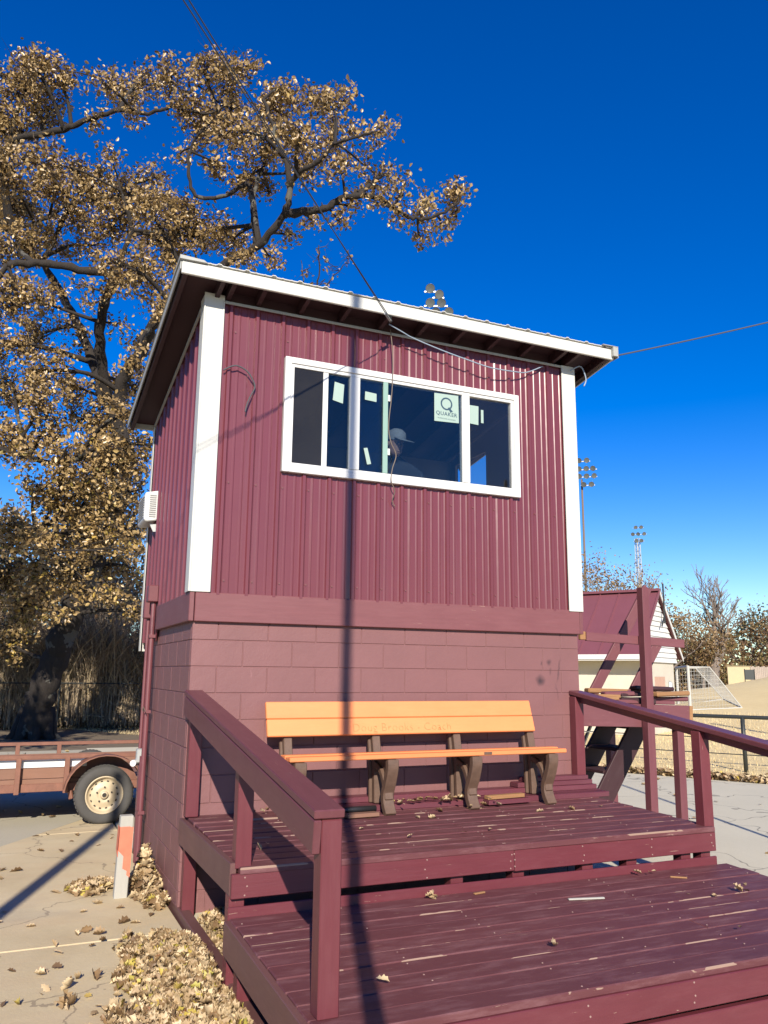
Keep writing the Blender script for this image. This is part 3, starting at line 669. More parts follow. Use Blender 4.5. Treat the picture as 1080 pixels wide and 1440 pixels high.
lin.hexa([(3.642, 1.60, 4.38), (3.67, 1.60, 4.38), (3.67, 2.34, 4.38), (3.642, 2.34, 4.38), (3.642, 1.60, 4.61), (3.67, 1.60, 4.61), (3.67, 2.34, 4.5), (3.642, 2.34, 4.5)])
lin.box(3.642, 3.67, 2.34, 2.469, 2.42, 4.46)
lin.build('interior_lining', M['inner'], booth)
MB().box(.75, 2.9, .10, .62, 3.36, 3.40).build('counter', M['inner'], booth)
# screws on the sheets
sb = MB()
for zz in (2.50, 3.30):
    x = .175 + .045
    while x < 3.5:
        if not (zz > 3.4 and WIN[0] < x < WIN[1]):
            sb.lathe([(0, -.006), (.008, -.006), (.009, 0)], (x, -.0225, zz), 'Y', 6)
        x += .2286
for zz in (4.60,):
    for x in (.22, .68, 1.6, 2.5, 3.4): sb.lathe([(0, -.006), (.008, -.006), (.009, 0)], (x, -.0225, zz), 'Y', 6)
props(sb.build('screw_heads', M['ledger'], booth), kind='stuff')
# trims
def trim(name, *boxes, mat=None, bev=.003):
    mb = MB()
    for b_ in boxes: mb.box(*b_)
    return mb.build(name, mat or M['white'], booth, bev=bev)
trim('corner_trim', (-.058, .112, -.052, -.045, 2.40, 4.90), (-.058, -.051, -.044, .10, 2.40, 4.88), (.098, .112, -.058, -.0525, 2.40, 4.84), (-.058, -.044, -.058, -.0525, 2.40, 4.84))
trim('corner_trim', (3.535, 3.70, -.052, -.045, 2.385, 4.86), (3.692, 3.70, -.044, .10, 2.385, 4.86), (3.535, 3.549, -.058, -.0525, 2.385, 4.84))
trim('corner_trim', (-.058, -.050, 2.44, 2.52, 1.99, 4.41), (-.058, .06, 2.521, 2.535, 1.99, 4.41))
trim('corner_trim', (3.695, 3.70, 2.44, 2.52, 2.385, 4.41), (3.56, 3.70, 2.521, 2.535, 2.385, 4.41))
trim('head_trim', (.113, 3.534, -.060, -.046, 4.828, 4.852), mat=M['greymetal'])
tl = MB(); tl.hexa([(-.062, .03, 4.80), (-.045, .03, 4.80), (-.045, 2.44, 4.80 - RS * 2.41), (-.062, 2.44, 4.80 - RS * 2.41), (-.062, .03, 4.825), (-.045, .03, 4.825), (-.045, 2.44, 4.825 - RS * 2.41), (-.062, 2.44, 4.825 - RS * 2.41)])
tl.build('head_trim', M['greymetal'], booth)
# ledger boards round the base of the sheets
pbox('ledger_board', .002, 3.66, -.042, -.003, 2.172, 2.40, M['ledger'], booth, .005)
pbox('ledger_board', -.043, -.004, -.042, 1.60, 2.172, 2.40, M['ledger_y'], booth, .005)
pbox('ledger_board', 3.662, 3.70, -.042, 2.4, 2.172, 2.384, M['ledger_y'], booth, .005)
# roof
roof = MB()
mbp = MB(); RX0, RX1, RY0, RY1 = -.315, 4.005, -.315, 2.78
P = profile(RX0, RX1, .0)
for (ua, ha), (ub, hb) in zip(P, P[1:]):
    n = len(mbp.v)
    for dz in (0, -.006):
        mbp.v += [(ua, RY0, roof_z(RY0) + ha * .6 + dz), (ub, RY0, roof_z(RY0) + hb * .6 + dz), (ub, RY1, roof_z(RY1) + hb * .6 + dz), (ua, RY1, roof_z(RY1) + ha * .6 + dz)]
    mbp.f += [(n, n+1, n+2, n+3), (n+7, n+6, n+5, n+4), (n, n+4, n+5, n+1)]
rsheet = mbp.mesh('roof', M['white'], recalc=False)
roof_o = link('roof', rsheet, booth)
def slope_board(name, x0, x1, y0, y1, dz0, dz1, mat, parent):
    mb = MB()
    mb.hexa([(x0, y0, roof_z(y0) + dz0), (x1, y0, roof_z(y0) + dz0), (x1, y1, roof_z(y1) + dz0), (x0, y1, roof_z(y1) + dz0),
             (x0, y0, roof_z(y0) + dz1), (x1, y0, roof_z(y0) + dz1), (x1, y1, roof_z(y1) + dz1), (x0, y1, roof_z(y1) + dz1)])
    return mb.build(name, mat, parent, bev=.002)
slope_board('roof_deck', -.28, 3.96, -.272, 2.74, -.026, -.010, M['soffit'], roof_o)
pbox('fascia', -.298, 3.985, -.302, -.276, 4.903, 5.011, M['white'], roof_o, .004)
slope_board('rake_fascia', -.311, -.301, -.298, 2.77, -.085, -.012, M['greymetal'], roof_o)
slope_board('rake_fascia', 3.987, 4.003, -.298, 2.77, -.11, -.010, M['white'], roof_o)
pbox('fascia', -.29, 4.0, 2.742, 2.768, 4.46, 4.56, M['white'], roof_o, .004)
# a bent flap of flashing over each front corner
MB().hexa([(-.32, -.325, 5.012), (-.10, -.325, 5.016), (-.10, .06, 4.975), (-.32, .06, 4.975), (-.32, -.325, 5.044), (-.13, -.32, 5.038), (-.12, .06, 5.00), (-.32, .06, 5.00)]).build('flashing', M['greymetal'], roof_o)
fl = MB(); fl.box(3.965, 4.02, -.34, -.308, 4.93, 5.025); fl.box(3.84, 4.02, -.34, -.14, 5.028, 5.033); fl.box(4.021, 4.025, -.34, -.19, 4.915, 5.036)
fl.build('flashing', M['greymetal'], roof_o)
for x in (-.262, .045, .14, .40, .78, 1.16, 1.54, 1.92, 2.30, 2.68, 3.06, 3.44, 3.60, 3.93):
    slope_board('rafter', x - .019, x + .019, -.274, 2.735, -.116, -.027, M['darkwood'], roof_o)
for x0, x1 in zip((.159, .419, .799, 1.179, 1.559, 1.939, 2.319, 2.699, 3.079), (.381, .761, 1.141, 1.521, 1.901, 2.281, 2.661, 3.041, 3.421)):
    pbox('blocking', x0, x1, -.01, .02, 4.862, 4.965, M['darkwood'], roof_o, 0)

# window
win = MB()
X0, X1, Z0, Z1 = .655, 3.008, 3.435, 4.450
def ring(mb, x0, x1, z0, z1, w, y0, y1):
    mb.box(x0, x0 + w, y0, y1, z0, z1); mb.box(x1 - w, x1, y0, y1, z0, z1)
    mb.box(x0 + w, x1 - w, y0, y1, z0, z0 + w); mb.box(x0 + w, x1 - w, y0, y1, z1 - w, z1)
ring(win, X0, X1, Z0, Z1, .055, -.072, .0)
window = win.build('window', M['vinyl'], booth, bev=.004)
r2 = MB(); ring(r2, X0 + .056, X1 - .056, Z0 + .056, Z1 - .056, .028, -.060, .0); r2.build('inner_frame', M['vinyl'], window, bev=.003)
zi0, zi1 = Z0 + .085, Z1 - .085
pbox('mullion', 1.255, 1.348, -.066, -.004, zi0, zi1, M['vinyl'], window, .004)
pbox('mullion', 2.383, 2.462, -.066, -.004, zi0, zi1, M['vinyl'], window, .004)
pbox('meeting_stile', 1.005, 1.052, -.054, -.020, zi0, zi1, M['vinyl'], window, .003)
pbox('meeting_stile', 1.575, 1.622, -.062, -.048, zi0, zi1, M['teal'], window, .003, label='stile of the sliding sash with the pale green glass tint put into its colour')
lk = MB(); lk.box(1.623, 1.645, -.060, -.049, 4.19, 4.25); lk.box(1.623, 1.645, -.060, -.049, 3.69, 3.75); lk.build('latch', M['vinyl'], window, bev=.003)
for x0, x1, mt, yy in ((.740, 1.004, 'screen', -.046), (1.053, 1.254, 'glass', -.034), (1.349, 1.574, 'glass', -.016), (1.623, 2.382, 'glass', -.038), (2.463, 2.924, 'glassclear', -.034)):
    if x0 == 1.623: x0 = 1.3495; mt = 'glass'; yy = -.044
    pbox('pane', x0, x1, yy - .003, yy + .003, zi0, zi1, M[mt], window, 0)
def sheet_quad(name, pts, y, mat, parent, label=None):
    """thin rectangular paper stuck on the glass; pts are (x, z) corners"""
    mb = MB(); mb.prism(pts, 1, y - .0012, y)
    o = mb.build(name, mat, parent)
    if label: o['label'] = label
    return o
sheet_quad('sticker', [(1.10, 4.13), (1.195, 4.11), (1.205, 4.285), (1.115, 4.30)], -.039, M['paper'], window)
sheet_quad('sticker', [(1.40, 4.175), (1.512, 4.168), (1.512, 4.245), (1.402, 4.252)], -.049, M['paper'], window)
sheet_quad('sticker', [(1.43, 3.735), (1.395, 3.727), (1.43, 3.583), (1.468, 3.592)], -.049, M['paper'], window)
sheet_quad('sticker', [(2.468, 4.105), (2.568, 4.10), (2.572, 4.285), (2.470, 4.285)], -.039, M['paper'], window)
sheet_quad('sticker', [(2.598, 4.125), (2.625, 4.125), (2.625, 4.255), (2.598, 4.255)], -.039, M['paper'], window)
card = sheet_quad('maker_sticker', [(2.095, 4.075), (2.352, 4.085), (2.348, 4.352), (2.095, 4.345)], -.049, M['paper'], window, 'pale green maker sticker printed with a large Q')
def text_mesh(name, body, size, mat, extrude=.0006, bold=0.0, space=1.0):
    cu = bpy.data.curves.new(name, 'FONT'); cu.body = body; cu.size = size; cu.extrude = extrude; cu.offset = bold
    cu.align_x = 'CENTER'; cu.align_y = 'CENTER'; cu.space_character = space; cu.resolution_u = 3
    t = bpy.data.objects.new('tmp', cu); COL.objects.link(t)
    dg = bpy.context.evaluated_depsgraph_get(); dg.update()
    me = bpy.data.meshes.new_from_object(t.evaluated_get(dg)); me.name = name
    bpy.data.objects.remove(t); me.materials.clear(); me.materials.append(mat)
    return me
link('lettering', text_mesh('lettering', 'QUAKER', .052, M['navy'], .0004, .0006, 1.12), card, (2.222, -.0506, 4.155), (R_(90), R_(1.2), 0))
link('lettering', text_mesh('lettering', 'WINDOWS & DOORS', .018, M['navy'], .0004, 0, 1.1), card, (2.222, -.0506, 4.108), (R_(90), R_(1.2), 0))
qm = MB(); prof = []
qm.lathe([(.062, 0), (.062, -.0008), (.047, -.0008), (.047, 0)], (2.222, -.0503, 4.255), 'Y', 32)
qm.hexa([(2.235, -.0512, 4.218), (2.252, -.0512, 4.226), (2.252, -.0503, 4.226), (2.235, -.0503, 4.218), (2.262, -.0512, 4.176), (2.290, -.0512, 4.186), (2.290, -.0503, 4.186), (2.262, -.0503, 4.176)])
qm.build('emblem', M['navy'], card)

# ------------------------------------------------------------------ deck
deck = thing('wooden_deck', 'two level maroon painted timber deck with sloping handrails in front of the booth', 'deck', (1.8, -1.6, .05))
upper = MB()
for x in (.06, .62, 1.2, 1.8, 2.4, 3.0, 3.54):
    upper.box(x - .019, x + .019, -1.575, -.01, .548, .655)
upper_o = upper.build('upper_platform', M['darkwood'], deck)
nb = 11; w = 1.635 / nb
for i in range(nb):
    y1 = -.004 - i * w; y0 = y1 - w + .0035
    zt = .735 + .022 * (y0 + y1) / 2
    segs = ((.03, 3.60),) if i % 3 else ((.03, 1.795), (1.80, 3.60))
    for a, b in segs:
        pbox('deck_board', a + random.uniform(-.006, .004), b + random.uniform(-.01, .012), y0, y1, zt - .038, zt + random.uniform(-.003, .003), M['deck'], upper_o, .005, (random.uniform(-.006, .006), random.uniform(-.0006, .0006), 0))
pbox('fascia_board', -.02, 1.848, -1.632, -1.594, .538, .668, M['fascia'], upper_o, .004)
pbox('fascia_board', 1.852, 3.60, -1.630, -1.592, .532, .664, M['fascia'], upper_o, .004)
pbox('rim_board', -.022, .016, -1.592, -.006, .545, .722, M['rim_y'], upper_o, .004)
pbox('rim_board', 3.565, 3.60, -1.590, -.006, .545, .655, M['rim_y'], upper_o, .004)
for x in (-.02, 1.40, 1.86, 2.42, 2.80, 3.30, 3.49):
    pbox('support_post', x, x + .089, -1.59, -1.50, .02, .547, M['post'], upper_o, .004)
pbox('support_post', .014, .104, -.10, -.012, .02, .544, M['post'], upper_o, .004)
# bare boards along the foot of the wall
for (a, b, y0, y1, z0, z1) in ((.78, 3.72, -.30, -.165, .731, .775), (.80, 3.74, -.158, -.012, .733, .776), (.75, 3.70, -.150, -.016, .777, .820), (2.86, 3.66, -.142, -.014, .821, .862), (2.95, 3.62, -.135, -.012, .863, .90)):
    pbox('kick_board', a, b, y0, y1, z0, z1, M['deckstrip'], upper_o, .005, (0, 0, random.uniform(-.004, .004)))
lower = MB()
lz = lambda y: .45 + .033 * (y + 1.64)
for x in (.0, .62, 1.24, 1.86, 2.48, 3.10, 3.58):
    lower.hexa([(x - .019, -3.10, .27), (x + .019, -3.10, .27), (x + .019, -1.68, .30), (x - .019, -1.68, .30), (x - .019, -3.10, lz(-3.10) - .045), (x + .019, -3.10, lz(-3.10) - .045), (x + .019, -1.68, lz(-1.68) - .045), (x - .019, -1.68, lz(-1.68) - .045)])
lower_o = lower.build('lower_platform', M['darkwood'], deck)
nb = 10; w = 1.49 / nb
for i in range(nb):
    y1 = -1.66 - i * w; y0 = y1 - w + random.choice((.003, .004, .005))
    zt = lz((y0 + y1) / 2)
    segs = ((-.03, 3.66),) if i % 4 != 2 else ((-.03, 2.418), (2.422, 3.66))
    for a, b in segs:
        pbox('deck_board', a + random.uniform(-.004, .004), b + random.uniform(-.01, .012), y0, y1, zt - .038, zt + random.uniform(-.003, .002), M['deck'], lower_o, .005, (R_(1.9) + random.uniform(-.006, .006), 0, 0))
pbox('riser_board', -.04, 3.575, -1.657, -1.637, .39, .503, M['fascia'], lower_o, .005)
pbox('fascia_board', -.05, 2.40, -3.163, -3.125, .236, .366, M['fascia'], lower_o, .004)
pbox('fascia_board', 2.404, 3.66, -3.163, -3.125, .232, .364, M['fascia'], lower_o, .004)
pbox('fascia_board', -.05, 3.66, -3.160, -3.122, .075, .214, M['fascia'], lower_o, .004)
beam('rim_board', (-.045, -1.66, lz(-1.66) - .092), (-.045, -3.12, lz(-3.12) - .092), .036, .17, M['rim_x'], lower_o, .004)
beam('rim_board', (3.64, -1.66, lz(-1.66) - .122), (3.64, -3.12, lz(-3.12) - .122), .036, .15, M['rim_x'], lower_o, .004)
for x, y in ((-.025, -1.86), (1.3, -1.8), (2.6, -1.8), (3.53, -1.79), (-.025, -3.11), (1.36, -3.11), (2.7, -3.11), (3.53, -3.11)):
    pbox('support_post', x, x + .089, y, y + .089, .02, .300 if y > -3 else .33, M['post'], lower_o, .004)
MB().hexa([(-.005, -3.2, .0), (.075, -3.2, .0), (.075, .30, .0), (-.005, .30, .0), (-.005, -3.2, .085), (.075, -3.2, .085), (.075, .30, .105), (-.005, .30, .105)]).build('ground_sill', M['rim_y'], deck, bev=.006)
# nail heads on boards and fascias
def nails(name, pts, parent, face):
    mb = MB()
    for x, y, z in pts:
        if face == 'up': mb.lathe([(0, .0015), (.0042, .0015), (.0048, -.002)], (x, y, z), 'Z', 6)
        else: mb.lathe([(0, -.0015), (.0048, -.0015), (.0055, .002)], (x, y, z), 'Y', 6)
    props(mb.build(name, M['nail'], parent, recalc=False), kind='stuff')
up_n = []; lo_n = []
for i in range(11):
    y = -.004 - (i + .5) * 1.62 / 11
    for x in (.62, 1.2, 1.78, 1.815, 2.4, 3.0, 3.55):
        for d in (-.04, .04):
            if random.random() < .35: up_n.append((x + random.uniform(-.012, .012), y + d, .735 + .022 * y + .003))
for i in range(10):
    y = -1.66 - (i + .5) * 1.49 / 10
    for x in (.0, .62, 1.24, 1.86, 2.40, 2.44, 3.10, 3.58):
        for d in (-.04, .04):
            if random.random() < .35: lo_n.append((x + random.uniform(-.012, .012), y + d, lz(y) + .0025))
nails('nail_heads', up_n, upper_o, 'up'); nails('nail_heads', lo_n, lower_o, 'up')
nails('nail_heads', [(x + random.uniform(-.01, .01), -1.6325, z + random.uniform(-.01, .01)) for x in (.06, .62, 1.2, 1.82, 1.845, 2.4, 3.0, 3.56) for z in (.56, .60, .645)], upper_o, 'front')
nails('nail_heads', [(x + random.uniform(-.01, .01), -3.1635, z + random.uniform(-.01, .01)) for x in (.0, .62, 1.24, 1.86, 2.38, 2.395, 3.10, 3.58) for z in (.26, .30, .345)], lower_o, 'front')
# railings
def railing(xc, side, newel_y, yend):
    sl = .142
    top = lambda y: 1.650 + sl * y
    rail = beam('railing', (xc, -.004, top(-.004) - .019), (xc, yend, top(yend) - .019), .138, .038, M['rail'], deck, .005)
    if side < 0:
        sx = xc - .051
        beam('side_rail', (sx, -.02, top(-.02) - .113), (sx, yend + .01, top(yend + .01) - .113), .036, .14, M['rail'], rail, .005)
    else:
        sx = xc + .0
        beam('side_rail', (sx, -.02, top(-.02) - .07), (sx, yend + .01, top(yend + .01) - .07), .036, .055, M['rail'], rail, .005)
    px = xc + .018 if side < 0 else xc - .02
    for y0, zb in ((-.096, .735), (-1.60, .69)):
        pbox('post', px - .047, px + .047, y0, y0 + .092, zb, top(y0 + .02) - .045, M['post'], rail, .005)
    pbox('post', px - .050, px + .044, newel_y, newel_y + .094, .405, top(newel_y + .02) - .047, M['post'], rail, .005)
    return rail
railing(.035, -1, -3.02, -3.03)
railing(3.60, 1, -3.18, -3.17)

# ------------------------------------------------------------------ bench
bench = thing('park_bench', 'long bench with orange planks on four brown curved supports against the block wall', 'bench', (1.8, -.3, .735))
def plank(name, x0, x1, yc, zc, w, t, tilt, parent=bench):
    me = boxmesh(name, x1 - x0, w, t, M['orange'], .006)
    return link(name, me, parent, ((x0 + x1) / 2, yc, zc), (tilt, 0, 0))
# backrest: two planks leaning back to the wall
bt = R_(72)
for nm, yc, zc in (('back_plank', -.178, 1.365), ('back_plank', -.133, 1.495)):
    b_ = plank(nm, .572, 3.005, yc, zc, .134, .036, bt)
    if zc < 1.4: low_plank = b_
plank('seat_plank', .66, 3.115, -.455, 1.158, .115, .034, R_(-2))
plank('seat_plank', .66, 3.115, -.333, 1.162, .115, .034, R_(-2))
tx = link('engraving', text_mesh('engraving', 'Doug Brooks - Coach', .095, M['orangedark'], .0008, -.0035, 1.06), low_plank, (1.72, -.2035, 1.358), (bt, 0, 0))
tx = MB().box(2.30, 2.375, -.5142, -.5130, 1.150, 1.172).build('worn_tag', M['legplastic'], bench)
def ribbon(mb, pts, x0, x1, t):
    """flat strip following (y, z) points, thickness t"""
    pts = [Vector((0, y, z)) for y, z in pts]
    L = []; Rr = []
    for i, p in enumerate(pts):
        d = (pts[min(i + 1, len(pts) - 1)] - pts[max(i - 1, 0)]).normalized()
        nrm = Vector((0, -d.z, d.y))
        L.append(p + nrm * t / 2); Rr.append(p - nrm * t / 2)
    n = len(mb.v)
    for a, d in zip(L, Rr): mb.v += [(x0, a.y, a.z), (x1, a.y, a.z), (x1, d.y, d.z), (x0, d.y, d.z)]
    for i in range(len(pts) - 1):
        for k in range(4):
            j = (k + 1) % 4
            mb.f.append((n + 4*i + k, n + 4*i + j, n + 4*i + 4 + j, n + 4*i + 4 + k))
    mb.f.append((n, n+1, n+2, n+3)); e = n + 4 * (len(pts) - 1); mb.f.append((e+3, e+2, e+1, e))
def smooth_path(P, n=5):
    out = []
    for i in range(len(P) - 1):
        p0 = P[max(i - 1, 0)]; p1 = P[i]; p2 = P[i + 1]; p3 = P[min(i + 2, len(P) - 1)]
        for k in range(n):
            t = k / n
            out.append(tuple(.5 * ((2 * b) + (-a + c) * t + (2 * a - 5 * b + 4 * c - d) * t * t + (-a + 3 * b - 3 * c + d) * t ** 3) for a, b, c, d in zip(p0, p1, p2, p3)))
    out.append(tuple(P[-1]))
    return out
s1 = MB()
S = smooth_path([(-.492, 1.138), (-.492, 1.07), (-.452, .965), (-.408, .88), (-.415, .80), (-.465, .724)], 6)
ribbon(s1, S, -.045, .045, .058)
A = smooth_path([(-.425, .83), (-.405, .93), (-.36, 1.01), (-.30, 1.055), (-.22, 1.075)], 5)
ribbon(s1, A, -.036, .036, .048)
ribbon(s1, [(-.49, 1.122), (-.19, 1.130)], -.04, .04, .036)
ribbon(s1, [(-.47, .99), (-.43, 1.10), (-.25, 1.11)], -.014, .014, .06)
web = MB().prism([(-.468, 1.11), (-.20, 1.11), (-.22, 1.07), (-.30, 1.05), (-.36, 1.0), (-.405, .92), (-.43, .86), (-.445, .92), (-.47, 1.02)], 0, -.012, .012)
s1.v, s1.f = s1.v + web.v, s1.f + [tuple(i + len(s1.v) for i in f) for f in web.f]
leg_me = s1.mesh('leg', M['legplastic'], bev=.006)
s2 = MB(); ribbon(s2, smooth_path([(-.215, .778), (-.205, .95), (-.19, 1.13), (-.155, 1.29), (-.105, 1.535)], 4), -.034, .034, .05)
ribbon(s2, smooth_path([(-.155, .778), (-.15, .95), (-.14, 1.13), (-.118, 1.26)], 4), -.05, .022, .036)
up_me = s2.mesh('back_support', M['legplastic'], bev=.006)
for x in (.745, 1.49, 2.235, 2.975):
    link('leg', leg_me, bench, (x, 0, 0)); link('back_support', up_me, bench, (x, 0, 0))
# ------------------------------------------------------------------ things on the deck
pole = thing('padded_bar', 'black padded bar with a metal clamp lying under the bench', 'bar', (1.05, -.32, .775))
pp = MB(); pp.tube([(.64, -.33, .762), (.87, -.335, .762)], .022, 10); pp.tube([(1.0, -.34, .762), (1.42, -.345, .762)], .022, 10); pp.build('foam_grip', M['black'], pole, True)
pp = MB(); pp.tube([(.86, -.335, .762), (1.01, -.34, .762)], .013, 8); pp.build('rod', M['galv'], pole, True)
pp = MB(); pp.box(.86, .915, -.375, -.30, .738, .795); pp.tube([(.885, -.40, .755), (.885, -.29, .755)], .012, 8); pp.build('clamp', M['blackmetal'], pole, bev=.004)
def scrap(x, y, z, L, w, t, rz, mat, label, name='wood_scrap', group=None):
    me = boxmesh(name, L, w, t, mat, .003)
    o = link(name, me, None, (x, y, z), (random.uniform(-.05, .05), 0, rz))
    return props(o, label, 'wood scrap', group or 'wood scraps lying on the deck')
scrap(2.62, -.34, .756, .42, .085, .036, R_(3), M['deckstrip'], 'short maroon block lying on the deck under the bench')
scrap(2.60, -.335, .793, .38, .055, .030, R_(5), M['rawwood'], 'short bare wood block resting on a maroon block under the bench')
scrap(1.25, -.47, .742, .26, .09, .028, R_(2), M['trailerboard'], 'bare wood board lying by the second bench leg from the left')
scrap(2.10, -2.04, .442, .235, .022, .010, R_(-14), M['stakewhite'], 'long pale wood splinter lying on the lower deck')
scrap(3.01, -1.86, .449, .11, .018, .010, R_(-38), M['rawwood'], 'small brown wood splinter at the right of the lower deck')
scrap(1.53, -1.72, .453, .085, .02, .010, R_(10), M['rawwood'], 'tiny wood chip near the back of the lower deck')

# ------------------------------------------------------------------ things on the booth's left wall
cond = thing('electrical_conduit', 'pair of maroon painted conduits rising up the left wall of the booth', 'conduit', (-.07, 1.75, .05))
c1 = MB(); c1.tube([(-.062, 1.66, .06), (-.062, 1.66, 2.46)], .024, 10)
for z in (.5, 1.4, 2.1): c1.box(-.09, -.03, 1.625, 1.695, z, z + .03)
c1.build('pipe', M['maroonpipe'], cond, bev=0)
c1 = MB(); c1.tube([(-.056, 1.98, .9), (-.056, 1.98, 2.32)], .017, 10); c1.tube([(-.05, 1.80, .06), (-.05, 1.80, 1.0)], .03, 10)
c1.build('pipe', M['maroonpipe'], cond)
MB().box(-.125, -.03, 1.60, 1.74, 2.44, 2.60).build('junction_box', M['maroonpipe'], cond, bev=.008)
MB().box(-.11, -.03, 1.92, 2.04, 2.30, 2.50).build('junction_box', M['maroonpipe'], cond, bev=.008)
ob = MB(); ob.box(-.10, -.03, 1.86, 1.94, .93, 1.06); ob.build('outlet_box', M['galv'], cond, bev=.01)
ob = MB(); ob.tube([(-.13, 1.86, .93), (-.09, 1.93, .93)], .03, 10); ob.build('outlet_cover', M['vinyl'], cond)
tw = MB(); tw.tube([(-.09, 1.55, 1.42), (-.10, 1.64, 1.46), (-.085, 1.72, 1.41), (-.09, 1.80, 1.44)], .004, 5); tw.build('tie_wire', M['cord'], cond)

ac = thing('air_conditioner', 'white window air conditioner sticking out of the left wall of the booth', 'air conditioner', (-.09, 2.20, 3.29))
MB().prism([(-.035, 3.30), (-.14, 3.28), (-.165, 3.30), (-.165, 3.58), (-.035, 3.61)], 1, 1.98, 2.46).build('case', M['vinyl'], ac, bev=.01)
sl_ = MB()
for k in range(11): sl_.box(-.12, -.055, 1.972, 1.979, 3.33 + k * .022, 3.341 + k * .022)
sl_.build('side_vent', M['acgrey'], ac)
sl_ = MB()
for k in range(9): sl_.box(-.172, -.166, 2.03, 2.41, 3.33 + k * .026, 3.343 + k * .026)
sl_.build('coil_grille', M['acgrey'], ac)
MB().hexa([(-.06, 2.04, 3.19), (-.035, 2.04, 3.19), (-.035, 2.06, 3.19), (-.06, 2.06, 3.19), (-.10, 2.04, 3.27), (-.035, 2.04, 3.27), (-.035, 2.06, 3.27), (-.10, 2.06, 3.27)]).build('bracket', M['galv'], ac)

def cable(name, pts, r, mat, label, cat, group=None):
    o = MB().tube(smooth_path(pts, 6), r, 6).build(name, mat, None, True)
    return props(o, label, cat, group or ('cables along the front eave' if name == 'eave_cable' else None))
cable('loose_wire', [(.125, -.06, 4.235), (.19, -.075, 4.275), (.25, -.075, 4.285), (.33, -.075, 4.245), (.385, -.075, 4.16), (.39, -.075, 4.11), (.355, -.07, 4.03), (.33, -.07, 3.95), (.322, -.07, 3.90)], .006, M['cable'], 'dark loop of wire hanging from the left corner trim', 'wire')
cable('hanging_cord', [(1.62, -.10, 4.86), (1.645, -.10, 4.63), (1.648, -.095, 4.4), (1.640, -.09, 4.21), (1.615, -.09, 3.95), (1.64, -.09, 3.80), (1.690, -.09, 3.69), (1.655, -.09, 3.56), (1.64, -.10, 3.45), (1.68, -.09, 3.36), (1.67, -.06, 3.28), (1.70, -.055, 3.23)], .0045, M['cord'], 'thin tan cord hanging down in front of the window', 'cord')
cable('eave_cable', [(1.56, -.20, 4.86), (1.72, -.17, 4.82), (1.82, -.15, 4.797), (2.112, -.15, 4.732), (2.414, -.15, 4.68), (2.646, -.15, 4.648), (2.925, -.12, 4.665), (3.10, -.08, 4.70), (3.30, -.07, 4.80)], .006, M['bluecable'], 'pale blue cable sagging under the front eave', 'cable')
cable('eave_cable', [(3.62, -.09, 4.80), (3.74, -.10, 4.86), (3.80, -.10, 4.74), (3.78, -.09, 4.66)], .007, M['bluecable'], 'short white cable end dangling at the right corner of the eave', 'cable')

# overhead wires and the poles out of frame that carry them and throw shadows
pl = thing('utility_pole', 'tall slim metal pole standing behind the viewer that shades the booth and deck', 'pole', (-1.10, -6.95, 0.02))
MB().tube([(-1.10, -6.95, 0), (-1.06, -6.95, 8.55)], [.048, .043], 12).build('shaft', M['poleg'], pl, True)
MB().box(-1.10, -1.02, -6.99, -6.91, 8.55, 8.62).build('cap', M['poleg'], pl, bev=.01)
pl = thing('utility_pole', 'wooden pole left of the viewer whose shadow crosses the concrete apron', 'pole', (-3.18, -5.4, .02))
MB().tube([(-3.18, -5.4, 0), (-3.18, -5.4, 5.62)], [.075, .06], 12).build('shaft', M['polewood'], pl, True)
pl = thing('slim_post', 'slim metal post right of the deck throwing a thin shadow across the pale path', 'post', (5.15, -3.6, .05))  # unseen bare post, inferred from the thin shadow line on the path
MB().tube([(5.15, -3.6, .04), (5.15, -3.6, 4.6)], .028, 8).build('shaft', M['poleg'], pl, True)
BR = Vector((1.55, -.27, 4.85))
def span(a, b, sag, n=24):
    a = Vector(a); b = Vector(b)
    return [a.lerp(b, t / n) - Vector((0, 0, sag * 4 * (t / n) * (1 - t / n))) for t in range(n + 1)]
def wire(a, b, sag, r, label, group=None):
    o = MB().tube(span(a, b, sag), r, 6, False).build('overhead_wire', M['cable'], None, True)
    return props(o, label, 'wire', group or 'overhead wires meeting the booth roof')
ins = thing('wire_bracket', 'small dark wire clamp hanging at the front eave above the window', 'bracket', (1.55, -.25, 4.90))
t_ = MB(); t_.tube([(1.55, -.245, 4.93), (1.548, -.25, 4.86), (1.535, -.29, 4.90)], .012, 6); t_.build('hook', M['blackmetal'], ins); t_ = MB(); t_.tube([(1.535, -.28, 4.86), (1.45, -.37, 4.872)], .014, 8); t_.build('wedge_clamp', M['galv'], ins)

# ------------------------------------------------------------------ person behind the glass
def skin_body(name, joints, edges, mat, parent, root=0, sub=2):
    me = bpy.data.meshes.new(name)
    me.from_pydata([j[:3] for j in joints], edges, [])
    o = bpy.data.objects.new(name, me); COL.objects.link(o)
    o.modifiers.new('skin', 'SKIN'); sd = o.modifiers.new('sub', 'SUBSURF'); sd.levels = sub; sd.render_levels = sub
    for i, j in enumerate(joints):
        r = j[3]; o.data.skin_vertices[0].data[i].radius = (r, r) if not hasattr(r, '__len__') else r
        o.data.skin_vertices[0].data[i].use_root = (i == root)
    dg = bpy.context.evaluated_depsgraph_get(); dg.update()
    m2 = bpy.data.meshes.new_from_object(o.evaluated_get(dg)); m2.name = name
    bpy.data.objects.remove(o); m2.materials.clear(); m2.materials.append(mat)
    m2.polygons.foreach_set('use_smooth', [True] * len(m2.polygons))
    return link(name, m2, parent)
per = thing('person', 'person in a grey cap and dark shirt leaning over the counter behind the window', 'person', (2.05, .95, 2.415))
